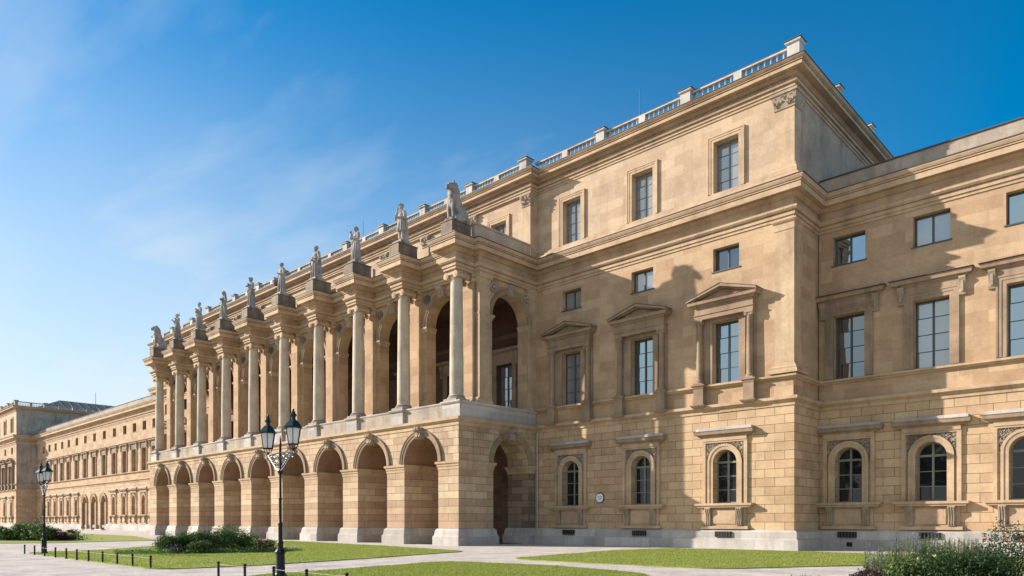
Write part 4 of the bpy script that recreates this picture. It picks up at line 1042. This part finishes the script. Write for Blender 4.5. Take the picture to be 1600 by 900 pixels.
    if p.get('belt'): mb.lathe([(.165,1.06),(.185,1.085),(.165,1.11)], hip*.6, 0, 0, 20)
    if p.get('cape'):
        rings(mb, [(.05,.0,.17,.25,.08),(.6,0,.15,.25,.08),(1.15,0,.11,.23,.07),(1.40,0,.05,.17,.07)], 40, 9, .15)
    mb.box(-.33, .33, -.28, .28, -.09, .03)
    k = 2.86/1.86
    mb.v = [((x)*k, (y)*k, (z+.09)*k) for x, y, z in mb.v]
    return mb
down = lambda s: ((s*.27, .02, 1.12), (s*.25, -.08, .88))
bent = lambda s: ((s*.29, .02, 1.12), (s*.06, -.19, 1.12))
chest = lambda s: ((s*.28, -.02, 1.14), (s*.03, -.17, 1.30))
POSES = [
 (dict(robe=False, hair='cap', L=((-.33,-.10,1.17),(-.10,-.17,1.47)), R=bent(1), turn=-.5, belt=True, sleeve=True), 'stone statue of a man in a cap and knee length coat touching his chin'),
 (dict(hair='bun', L=((-.27,-.08,1.14),(-.15,-.20,1.18)), R=((.26,-.02,1.12),(.05,-.22,1.10)), lean=.08, ells=[((-.22,-.17,1.50),(.07,.075,.085)),((-.20,-.13,1.32),(.095,.09,.14)),((-.17,-.18,1.19),(.08,.10,.07))], drape=1, ph=1), 'weathered stone statue of a robed woman carrying a small child on her arm'),
 (dict(hair='beard', L=((-.28,-.05,1.13),(-.16,-.20,1.02)), R=down(1), cape=True, belt=True, lean=-.05, turn=-.3, ph=2, tubes=[([(-.17,-.22,1.0),(-.22,-.2,.5),(-.24,-.18,.05)],[.025,.03,.03])]), 'stone statue of a bearded caped figure resting one hand on a staff'),
 (dict(hair='wreath', L=((-.27,-.02,1.12),(-.27,-.12,.90)), R=bent(1), belt=True, ph=.5, boxes=[(-.38,-.33,-.30,-.02,.50,1.0)]), 'weathered stone statue of a wreathed robed figure holding a tablet low at one side'),
 (dict(hair='cap', L=chest(-1), R=((.28,-.02,1.13),(-.02,-.2,1.22)), drape=1, lean=.10, turn=-.5, ph=1.6, belt=True), 'weathered stone statue of a robed figure with folded arms and turned head'),
 (dict(hair='veil', L=((-.26,-.04,1.13),(-.05,-.18,1.20)), R=down(1), drape=-1, ph=2.5, lean=-.06), 'weathered stone statue of a veiled robed figure with a long diagonal drape'),
 (dict(hair='crown', L=bent(-1), R=chest(1), drape=1, ph=.9, turn=.3, lean=.05, ells=[((.0,-.2,1.22),(.09,.06,.11))]), 'weathered stone statue of a crowned robed figure clasping a small object with both arms'),
 (dict(hair='bun', L=((-.28,-.05,1.14),(-.20,-.22,1.28)), R=((.28,-.02,1.16),(.16,-.18,1.34)), belt=True, ph=3, turn=-.4, tubes=[([(-.05,-.2,1.22),(.25,-.12,1.5),(.52,-.05,1.68)],[.02,.022,.03])]), 'weathered stone statue of a robed figure with a rod slanting up over one shoulder'),
]
for i, (p, lab) in enumerate(POSES):
    me = solid(figure(p), .026, 'statue', S_STAT, 1)
    o = bpy.data.objects.new('statue', me); col.objects.link(o); o.location = (C[i+1]+.12, 31.62, 21.16)
    tag(o, lab, 'statue', 'statues along the portico cornice')
def lion():
    mb = MB()
    mb.tube([(0,.42,.42),(0,.25,.75),(0,-.12,1.15),(0,-.32,1.55)], [.42,.45,.44,.36], 18)          # trunk rising to the chest
    mb.ell((0,-.34,1.20), (.36,.30,.52))                                                           # chest
    for s in (-1, 1):
        mb.ell((s*.33,.36,.46), (.21,.46,.42)); mb.tube([(s*.36,.10,.42),(s*.38,-.12,.22),(s*.38,.25,.12)], [.20,.13,.11], 12)
        mb.tube([(s*.38,.3,.11),(s*.38,-.05,.10)], [.11,.10], 10); mb.ell((s*.38,-.16,.10), (.13,.2,.10))   # hind paw
        mb.tube([(s*.22,-.42,1.25),(s*.23,-.52,.75),(s*.22,-.50,.42),(s*.22,-.52,.1)], [.20,.15,.12,.11], 12)
        mb.ell((s*.22,-.62,.10), (.14,.21,.10))
        for q in (-1,0,1): mb.ell((s*.22+q*.07,-.78,.08), (.042,.07,.06))
    mb.ell((0,-.34,1.98), (.36,.36,.46)); mb.ell((0,-.15,1.72), (.40,.36,.52)); mb.ell((0,-.42,1.55), (.33,.26,.45))   # mane
    rng = random.Random(4)
    for _ in range(90):
        a = rng.uniform(0, 6.28); z = rng.uniform(1.15, 2.3); rr = .38*(1-.25*abs(z-1.7)/.6)
        x = rr*math.sin(a); y = -.26 + rr*math.cos(a)
        if y < -.52 and z > 1.75: continue
        mb.tube([(x*.9,y,z),(x*1.12,y*1.0-.02*0+(.04 if y>0 else -.04),z-.1),(x*1.0,y,z-.24)], [.07,.065,.02], 6)
    mb.ell((0,-.62,2.10), (.22,.24,.24)); mb.tube([(0,-.70,2.08),(0,-.92,2.0)], [.17,.125], 12); mb.ell((0,-.94,2.04), (.10,.07,.06)); mb.ell((0,-.86,1.90), (.11,.12,.06))
    for s in (-1, 1): mb.ell((s*.13,-.80,2.17), (.06,.05,.035)); mb.ell((s*.25,-.45,2.36), (.09,.05,.10)); mb.ell((s*.08,-.92,1.98), (.075,.07,.07))
    mb.tube([(0,.75,.25),(.3,.82,.12),(.55,.6,.1),(.6,.3,.1)], [.09,.07,.06,.07], 8); mb.ell((.6,.2,.11), (.09,.14,.09))
    mb.box(-.52, .52, -.82, .84, -.02, .06)
    return mb
lm = solid(lion(), .04, 'lion_statue', S_STAT, 1)
for i, lab in ((0, 'seated stone lion on the near right corner of the portico cornice'), (9, 'seated stone lion on the far left corner of the portico cornice')):
    o = bpy.data.objects.new('lion_statue', lm); col.objects.link(o); o.location = (C[i]+.10, 31.82, 21.16); o.scale = (.96, .92, 1.07)
    tag(o, lab, 'statue', 'lions at the portico corners')

# ------------------------------------------------------------------ street lamps
def make_lamp(loc, label, rz):
    t = thing('street_lamp', loc, label, 'street lamp', 'two armed lamps along the drive', rz)
    mb = MB(); mb.lathe([(0.178,0),(0.178,.10),(0.152,.13),(0.139,.16),(0.125,.70),(0.145,.74),(0.158,.78),(0.132,.82),(0.099,.86),(0.079,.95)], 0, 0, 0, 8, .5)
    mb.local('base', M_IRON, t, smooth=25)
    mb = MB(); mb.lathe([(0.086,.93),(0.079,1.0),(0.097,1.04),(0.072,1.10),(0.061,1.16),(0.058,1.55),(0.072,1.58),(0.072,1.62),(0.047,1.66),(0.043,2.3),(0.054,2.32),(0.054,2.36),(0.040,2.39),(0.035,3.08),(0.072,3.12),(0.083,3.17),(0.050,3.22),(0.040,3.26),(0.036,3.95),(0.043,3.97),(0.032,4.0),(0.022,4.12),(0.006,4.22)], 0, 0, 0, 14)
    mb.local('post', M_IRON, t, smooth=35)
    for s in (-1, 1):
        mb = MB(); s0 = s; s = s*1.19
        mb.tube([(s*.04,0,3.18),(s*.22,0,3.26),(s*.45,0,3.46),(s*.63,0,3.62),(s*.72,0,3.72)], [.03,.028,.026,.026,.022], 8)
        mb.tube([(s*.04,0,3.72),(s*.35,0,3.70),(s*.62,0,3.68)], .022, 6)
        def spiral(cx, cz, r0, turns, a0, dr):
            pts = []
            n = int(16*turns)
            for k in range(n+1):
                a = a0 + dr*2*PI*turns*k/n; r = r0*(1-.82*k/n); pts.append((s*(cx + r*math.cos(a)), 0, cz + r*math.sin(a)))
            mb.tube(pts, .016, 5)
        spiral(.16, 3.56, .12, 1.6, 1.2, 1); spiral(.36, 3.58, .10, 1.6, 2.2, -1); spiral(.17, 3.36, .10, 1.4, -1.0, 1); spiral(.50, 3.62, .06, 1.3, 2.6, 1); spiral(.30, 3.43, .06, 1.2, 0, -1)
        for k in range(7): mb.ell((s*(.1+.075*k), 0, 3.30+.052*k), (.035,.022,.03), None, 7, 5)
        spiral(.70, 3.60, .09, 1.3, 1.57, -1)
        mb.local('bracket', M_SCROLL, t, smooth=40)
        s = s0; cx = s*.86
        ln = MB(); ph = .5
        # iron cage of the lantern: lower ring, cradle, ribs
        ln.lathe([(.035,3.70),(.035,3.76),(.02,3.80)], cx, 0, 0, 8)
        for k in range(4):
            a = 2*PI*(k+.5)/4; ln.tube([(cx+.03*math.cos(a),.03*math.sin(a),3.76),(cx+.10*math.cos(a),.10*math.sin(a),3.80),(cx+.13*math.cos(a),.13*math.sin(a),3.90)], .012, 5)
        ln.lathe([(.150,3.885),(.158,3.90),(.150,3.92)], cx, 0, 0, 6, ph); ln.lathe([(.225,4.36),(.24,4.38),(.225,4.40)], cx, 0, 0, 6, ph)
        for k in range(6):
            a = 2*PI*(k+ph)/6; ln.tube([(cx+.148*math.cos(a),.148*math.sin(a),3.90),(cx+.225*math.cos(a),.225*math.sin(a),4.38)], .012, 5)
        lo = ln.local('lantern', M_IRON, t)
        gl = MB().lathe([(.140,3.905),(.213,4.375)], cx, 0, 0, 6, ph).local('glass', M_MILK, lo)
        rf = MB().lathe([(.275,4.375),(.28,4.40),(.225,4.46),(.165,4.54),(.11,4.59),(.075,4.61)], cx, 0, 0, 6, ph).local('roof', M_GREEN, lo, smooth=20)
        MB().lathe([(.065,4.605),(.06,4.69),(.09,4.72),(.10,4.75),(.07,4.79),(.05,4.81),(.055,4.84),(.025,4.87),(.03,4.90),(.010,4.95)], cx, 0, 0, 10).local('finial', M_GREEN, rf, smooth=40)
    return t
LS = .945
la = make_lamp((-18.64, 10.18, 0), 'tall black lamp with two white lanterns nearest the camera', R(-4)); la.scale = (LS, LS, LS)
lb = copy_tree(la); lb.location = (-40.3, 9.65, 0); lb.scale = (.90, .90, .90); lb.rotation_euler.z = R(-4)
lb['label'] = 'far black lamp with two white lanterns at the left edge of the lawn'

# ------------------------------------------------------------------ bollards and their rail
BX = [-41.5,-39.7,-38.0,-36.3,-34.7,-33.25,-31.75,-30.1,-28.5,-26.95,-25.3]; BX2 = [-20.2,-18.6,-17.03,-15.45,-13.75,-12.1]
bo = MB().lathe([(.048,-.05),(.048,.02),(.036,.04),(.034,.33),(.046,.345),(.046,.36),(.034,.375),(.044,.40),(.042,.43),(.02,.45)], 0, 0, 0, 12).local('bollard', M_IRON, None, (BX[0], 9.15, 0), 35)
cnt = 0
for row, xs, far in ((0, BX, 'row left of the gravel path'), (1, BX2, 'row around the front lawn')):
    for k, x in enumerate(xs):
        b = bo if cnt == 0 else bo.copy()
        if cnt: col.objects.link(b)
        b.location = (x, 9.12, 0); cnt += 1
        NTH = ['nearest', 'second', 'third', 'fourth', 'fifth', 'sixth', 'seventh', 'eighth', 'ninth', 'tenth', 'eleventh']
        if row == 0:
            lb_ = {0: 'black bollard at the corner of the rope row beyond the far lamp', 1: 'black bollard on the rope row just before the far lamp', 10: 'black bollard ending the long rope row beside the gravel path'}.get(k, '%s black bollard of the long rope row, counted from the far lamp' % NTH[k-1])
        else:
            lb_ = {0: 'black bollard starting the front lawn rope row across the path', 2: 'black bollard right beside the foot of the near lamp'}.get(k, 'black bollard left of the near lamp on the front lawn rope row' if k < 2 else '%s black bollard to the right of the near lamp' % NTH[k-3].replace('nearest', 'first'))
        tag(b, lb_, 'bollard', 'bollards in the ' + far)
def rail(xs, label):
    mb = MB()
    for a, b in zip(xs, xs[1:]):
        pts = []
        for k in range(9):
            t = k/8; pts.append((a+(b-a)*t, 9.12, .37 - .012*math.sin(PI*t)))
        mb.tube(pts, .006, 6)
    x0 = xs[0]; mb.v = [(x-x0, y-9.12, z) for x, y, z in mb.v]
    o = mb.local('barrier_rope', M_ROPE, None, (x0, 9.12, 0)); tag(o, label, 'rope')
rail(BX, 'thin pale rope strung between the bollards left of the gravel path'); rail(BX2, 'thin pale rope strung between the bollards round the front lawn')

# ------------------------------------------------------------------ plants
def leaf(mb, p, size, rng, up=0.0, asp=.5, nrm=None):
    d = Vector((rng.gauss(0,1), rng.gauss(0,1), rng.gauss(0,1)+up)).normalized()
    if nrm is not None: d = (d*.8 + nrm*.9).normalized()
    a = d.orthogonal().normalized(); a = (Matrix.Rotation(rng.uniform(0, 6.28), 3, d) @ a); b = a.cross(d)
    p = Vector(p); s = size*rng.uniform(.6, 1.3)
    mb.add([p - d*s*.5, p + b*s*asp*.5 + a*s*.08, p + d*s*.5, p - b*s*asp*.5 + a*s*.08], [(0,1,2,3)])
def clump(mb, c, r, n, size, rng, shell=.55, up=.2, asp=.5):
    for _ in range(n):
        v = Vector((rng.gauss(0,1), rng.gauss(0,1), rng.gauss(0,1))).normalized()
        k = shell + (1-shell)*rng.random(); k *= 1 + .35*noise.noise(Vector((v.x*1.9+c[0], v.y*1.9+c[1], v.z*1.9)))
        p = (c[0]+v.x*r[0]*k, c[1]+v.y*r[1]*k, c[2]+v.z*r[2]*k)
        if p[2] < .02: continue
        leaf(mb, p, size, rng, up, asp)
def shrub(name, loc, r, n, size, mat, label, group, seed, cat='shrub', lumps=7, flowers=None):
    rng = random.Random(seed); t = thing(name, loc, label, cat, group)
    mb = MB()
    for k in range(lumps):
        a = rng.uniform(0, 6.28); q = rng.uniform(0, .62)
        c = (r[0]*q*math.cos(a), r[1]*q*math.sin(a), r[2]*rng.uniform(.35, .68)); f = rng.uniform(.38, .55)
        clump(mb, c, (r[0]*f, r[1]*f, r[2]*f), n//lumps, size, rng)
    mb.local('foliage', mat, t)
    st = MB()
    for k in range(6):
        a = rng.uniform(0, 6.28); st.tube([(0,0,-.05),(r[0]*.2*math.cos(a), r[1]*.2*math.sin(a), r[2]*.25),(r[0]*.35*math.cos(a), r[1]*.35*math.sin(a), r[2]*.5)], [.03,.02,.008], 5)
    st.local('stem', M_BARK, t)
    if flowers:
        fm, fn, fs = flowers; fl = MB()
        for _ in range(fn):
            v = Vector((rng.gauss(0,1), rng.gauss(0,1), abs(rng.gauss(0,1))+.3)).normalized()
            p = Vector((v.x*r[0]*.9, v.y*r[1]*.9, r[2]*.45 + v.z*r[2]*.52))
            for _ in range(7): leaf(fl, p + Vector((rng.gauss(0,fs*.35), rng.gauss(0,fs*.35), rng.gauss(0,fs*.35))), fs, rng, 0, .9)
        fl.local('blossom', fm, t)
    return t
# round bed on lawn A: row of dark shrubs, a low pink bush, a skirt of ground cover
G1 = 'dark shrubs of the round bed before the arcade'
ca = Vector((-36.1, 16.0)); d1 = Vector((.363,.932)); d2 = Vector((.932,-.363))
for k, (t_, s_, rr, hh, lb) in enumerate([(-2.0,.1,.90,.84,'lower dark green shrub at the left end of the round bed'), (-1.2,-.1,1.0,1.02,'second dark green shrub from the left in the round bed'),
        (-.35,.2,1.05,1.06,'broad dark green shrub at the middle of the round bed'), (.55,-.2,1.15,1.34,'tallest dark green shrub of the round bed'), (1.5,.1,1.0,1.06,'rounded dark green shrub right of the tallest one in the round bed'),
        (-.5,1.0,.8,.62,'small dark green shrub in front of the round bed')]):
    q = ca + d1*t_ + d2*s_
    shrub('shrub', (q.x, q.y, .03), (rr, rr, hh), 4600, .08, M_LEAF, lb, G1, 20+k, 'shrub', 9)
q = ca + d1*2.5 + d2*.2
shrub('flowering_bush', (q.x, q.y, .03), (1.0, .9, .60), 2000, .065, M_LEAFP, 'low purplish flowering bush at the right end of the round bed', None, 31, 'bush', 6, (M_BLUE, 22, .04))
q = ca + d1*-1.7 + d2*1.0
shrub('flowering_bush', (q.x, q.y, .03), (.75, .7, .46), 1300, .065, M_LEAFP, 'low purplish bush at the left foot of the dark shrubs', None, 32, 'bush', 5, (M_BLUE, 10, .04))
rng = random.Random(50); mb = MB()
for _ in range(11000):
    a = rng.uniform(0, 6.28); q = math.sqrt(rng.random()); p = ca + d1*math.cos(a)*4.4*q + d2*math.sin(a)*2.0*q
    h = .30*(1-.55*q)*(.6+.8*noise.noise(Vector((p.x*1.3, p.y*1.3, 0))) + .4)
    leaf(mb, (p.x, p.y, .03+max(.02, h)*rng.random()), .08, rng, .6)
tag(mb.local('ground_cover', M_COVER), 'low leafy ground cover round the dark shrubs of the bed', 'ground cover', None, 'stuff')
mb = MB()
for _ in range(420):
    a = rng.uniform(0, 6.28); q = math.sqrt(rng.uniform(.25, 1)); p = ca + d1*math.cos(a)*4.3*q + d2*math.sin(a)*1.95*q
    for _ in range(2): leaf(mb, (p.x+rng.gauss(0,.03), p.y+rng.gauss(0,.03), .18+.1*rng.random()), .04, rng, 0, .9)
tag(mb.local('bed_blossom', M_WPET), 'scattered pale blossom over the ground cover of the round bed', 'flowers', None, 'stuff')
# far shrubs on lawn D
G2 = 'green shrubs of the far bed before the left wing'
for k, (x, y, rr, hh, lb) in enumerate([(-69.8,14.0,1.2,1.15,'green shrub of the far bed cut by the left edge of the photo'), (-68.6,14.9,1.3,1.35,'green shrub of the far bed left of the far lamp'),
        (-66.6,15.6,1.5,1.5,'broad grey green shrub of the far bed just behind the far lamp'), (-67.0,16.6,.9,1.0,'green shrub of the far bed right of the far lamp'), (-67.4,18.1,.85,.8,'dark low shrub at the right end of the far bed')]):
    shrub('shrub', (x, y, .03), (rr, rr, hh), 1400, .17, M_LEAF, lb, G2, 60+k, 'shrub', 8)
shrub('flowering_bush', (-66.2, 17.2, .03), (1.0, 1.0, .7), 1300, .14, M_LEAFP, 'low purplish flower patch in the far bed', None, 71, 'bush', 7, (M_PINK, 30, .09))
mb = MB()
for _ in range(2600):
    x = rng.uniform(-72, -66); y = 12.8 + (x+72)*.85 + rng.gauss(0, .8)
    leaf(mb, (x, y, .05+.4*rng.random()), .2, rng, .6)
tag(mb.local('ground_cover', M_COVER), 'low leafy ground cover of the far bed before the left wing', 'ground cover', None, 'stuff')
# the flower bed at the lower right
def spike_plant(loc, label, seed, n, spread, h, lmat, fmat=None, group=None, cat='flower', name='flowering_plant', fsize=.035, lsize=.075, dens=70):
    rng = random.Random(seed); t = thing(name, loc, label, cat, group); st = MB(); lf = MB(); fl = MB()
    for _ in range(n):
        a = rng.uniform(0, 6.28); q = spread*math.sqrt(rng.random()); x = q*math.cos(a); y = q*math.sin(a); hh = h*rng.uniform(.72, 1.08)
        dx, dy = rng.gauss(0,.06), rng.gauss(0,.06)
        st.tube([(x,y,-.03),(x+dx*.4,y+dy*.4,hh*.5),(x+dx,y+dy,hh)], [.008,.006,.003], 4)
        for k in range(dens):
            z = hh*rng.uniform(.05, .92 if not fmat else .66); leaf(lf, (x+dx*z/hh+rng.gauss(0,.05), y+dy*z/hh+rng.gauss(0,.05), z), lsize*(1.2-.6*z/hh), rng, .8, .26)
        if fmat and rng.random() < .2:
            for k in range(22):
                z = hh*rng.uniform(.66, 1.0); g = .028*(1.25-z/hh)*2
                leaf(fl, (x+dx*z/hh+rng.gauss(0,g), y+dy*z/hh+rng.gauss(0,g), z), fsize, rng, 0, .9)
        else:
            for k in range(9):
                z = hh*rng.uniform(.7, 1.0); leaf(lf, (x+dx*z/hh+rng.gauss(0,.02), y+dy*z/hh+rng.gauss(0,.02), z), lsize*.5, rng, .9, .35)
    st.local('stem', lmat, t); lf.local('foliage', lmat, t)
    if fmat: fl.local('blossom', fmat, t)
    return t
shrub('shrub', (-5.1, 16.35, .05), (.55, .5, .52), 2600, .06, M_LEAFP, 'low purple leaved shrub at the left end of the flower bed', None, 80, 'shrub', 7)
spike_plant((-4.95, 17.3, .05), 'tall blue larkspur clump at the left end of the flower bed', 81, 70, .48, 1.0, M_LEAFL, M_BLUE)
spike_plant((-4.45, 17.6, .05), 'tall blue larkspur clump standing before the basement grille', 82, 90, .52, 1.2, M_LEAFL, M_BLUE)
spike_plant((-3.85, 17.6, .05), 'light green feathery perennial clump at the middle of the flower bed', 83, 170, .65, 1.12, M_LEAFL)
spike_plant((-3.4, 17.9, .05), 'pale lilac larkspur clump left of the pink rose bush', 84, 110, .52, 1.12, M_LEAFL, M_BLUE)
shrub('shrub', (-4.4, 16.65, .05), (.62, .55, .72), 2600, .085, M_LEAFL, 'bright green leafy perennial bush in the flower bed above the purple shrub', None, 85, 'shrub', 8)
shrub('shrub', (-3.7, 16.5, .05), (.85, .65, .90), 4200, .06, M_LEAFD, 'dark green bush at the front of the flower bed', None, 86, 'shrub', 8, (M_WPET, 5, .04))
shrub('rose_bush', (-2.75, 17.5, .05), (.80, .7, 1.42), 5200, .05, M_LEAFD, 'tall rose bush with pink blooms at the right of the flower bed', None, 87, 'rose bush', 9, (M_PINK, 26, .05))
shrub('shrub', (-3.1, 16.7, .05), (.85, .7, 1.0), 4600, .06, M_LEAFD, 'dark green bush under the pink rose bush', None, 88, 'shrub', 8)
shrub('rose_bush', (-2.2, 18.3, .05), (.7, .65, 1.15), 3200, .05, M_LEAFD, 'smaller rose bush cut by the right edge of the photo', None, 89, 'rose bush', 8, (M_PINK, 9, .04))
spike_plant((-1.9, 17.2, .05), 'green perennial clump at the right edge of the photo', 90, 80, .55, 1.05, M_LEAFL)
mb = MB()
for _ in range(3800):
    x = rng.uniform(-7.6, -4.7); y = rng.uniform(15.0, 18.9)
    if (x+8.4)*1.2 + 14.2 > y + 1.6 or y > 19.2 - .0*(x): pass
    leaf(mb, (x, y, .03+.16*rng.random()), .06, rng, .6)
tag(mb.local('ground_cover', M_COVER), 'low pale green ground cover along the left foot of the flower bed', 'ground cover', None, 'stuff')
# ------------------------------------------------------------------ grass blades
def inside(p, poly):
    c = False; n = len(poly)
    for i in range(n):
        x1, y1 = poly[i]; x2, y2 = poly[i-1]
        if (y1 > p[1]) != (y2 > p[1]) and p[0] < (x2-x1)*(p[1]-y1)/(y2-y1)+x1: c = not c
    return c
def grass(poly, n, h, label, seed):
    rng = random.Random(seed); xs = [p[0] for p in poly]; ys = [p[1] for p in poly]; vs = []; fs = []
    k = 0
    while k < n:
        x = rng.uniform(min(xs), max(xs)); y = rng.uniform(min(ys), max(ys))
        if not inside((x, y), poly): continue
        k += 1; a = rng.uniform(0, 6.28); w_ = .016; dx = math.cos(a)*w_; dy = math.sin(a)*w_; hh = h*rng.uniform(.5, 1.3)*(1+.5*noise.noise(Vector((x*.8, y*.8, 0)))); b = len(vs)
        vs += [(x-dx, y-dy, .03), (x+dx, y+dy, .03), (x+rng.gauss(0,.025), y+rng.gauss(0,.025), .03+hh)]; fs.append((b, b+1, b+2))
    me = bpy.data.meshes.new('grass'); me.from_pydata(vs, [], fs); me.materials.append(M_GRASS)
    o = bpy.data.objects.new('grass', me); col.objects.link(o); tag(o, label, 'grass', None, 'stuff')
grass(rounded(LAWN_B, 1.0), 90000, .036, 'short mown grass of the nearest lawn', 1)
grass(rounded(LAWN_A, 1.0), 110000, .036, 'short mown grass round the bed before the arcade', 2)
grass(rounded(LAWN_C, 1.0), 90000, .036, 'short mown grass below the bay right of the arcade', 3)

# ------------------------------------------------------------------ garden trees behind the camera: seen in the panes and by their shade
def make_tree(loc, h, r, label, seed):
    rng = random.Random(seed); t = thing('tree', loc, label, 'tree', 'garden trees across the drive')
    tr = MB(); tr.tube([(0,0,-.1),(.1,0,h*.25),(0,.1,h*.5),(.1,.1,h*.8)], [.35,.28,.2,.06], 10)
    cr_ = MB()
    for k in range(26):
        a = rng.uniform(0, 6.28); q = r*math.sqrt(rng.random())*.75; z = h*rng.uniform(.38, .88); q *= 1-.5*abs(z/h-.55)
        c = (q*math.cos(a), q*math.sin(a), z); tr.tube([(0,0,z*.6),(c[0]*.5,c[1]*.5,z*.85),c], [.09,.05,.02], 5)
        clump(cr_, c, (r*.34, r*.34, r*.30), 150, .55, rng)
    tr.local('trunk', M_BARK, t); cr_.local('crown', M_LEAFT, t)
    return t
t0 = make_tree((-62, -8, 0), 13.5, 5.0, 'broad leafed garden tree across the drive from the palace', 5)
for x, y, s, a in ((-49, -14, 1.15, 1.0), (-76, -10, 1.1, 2.2), (-90, -12, 1.2, 3.1), (-36, -20, 1.2, 4.0), (-25, -24, 1.25, 5.0), (-106, -10, 1.15, .4)):
    c = copy_tree(t0); c.location = (x, y, 0); c.scale = (s, s, s); c.rotation_euler.z = a
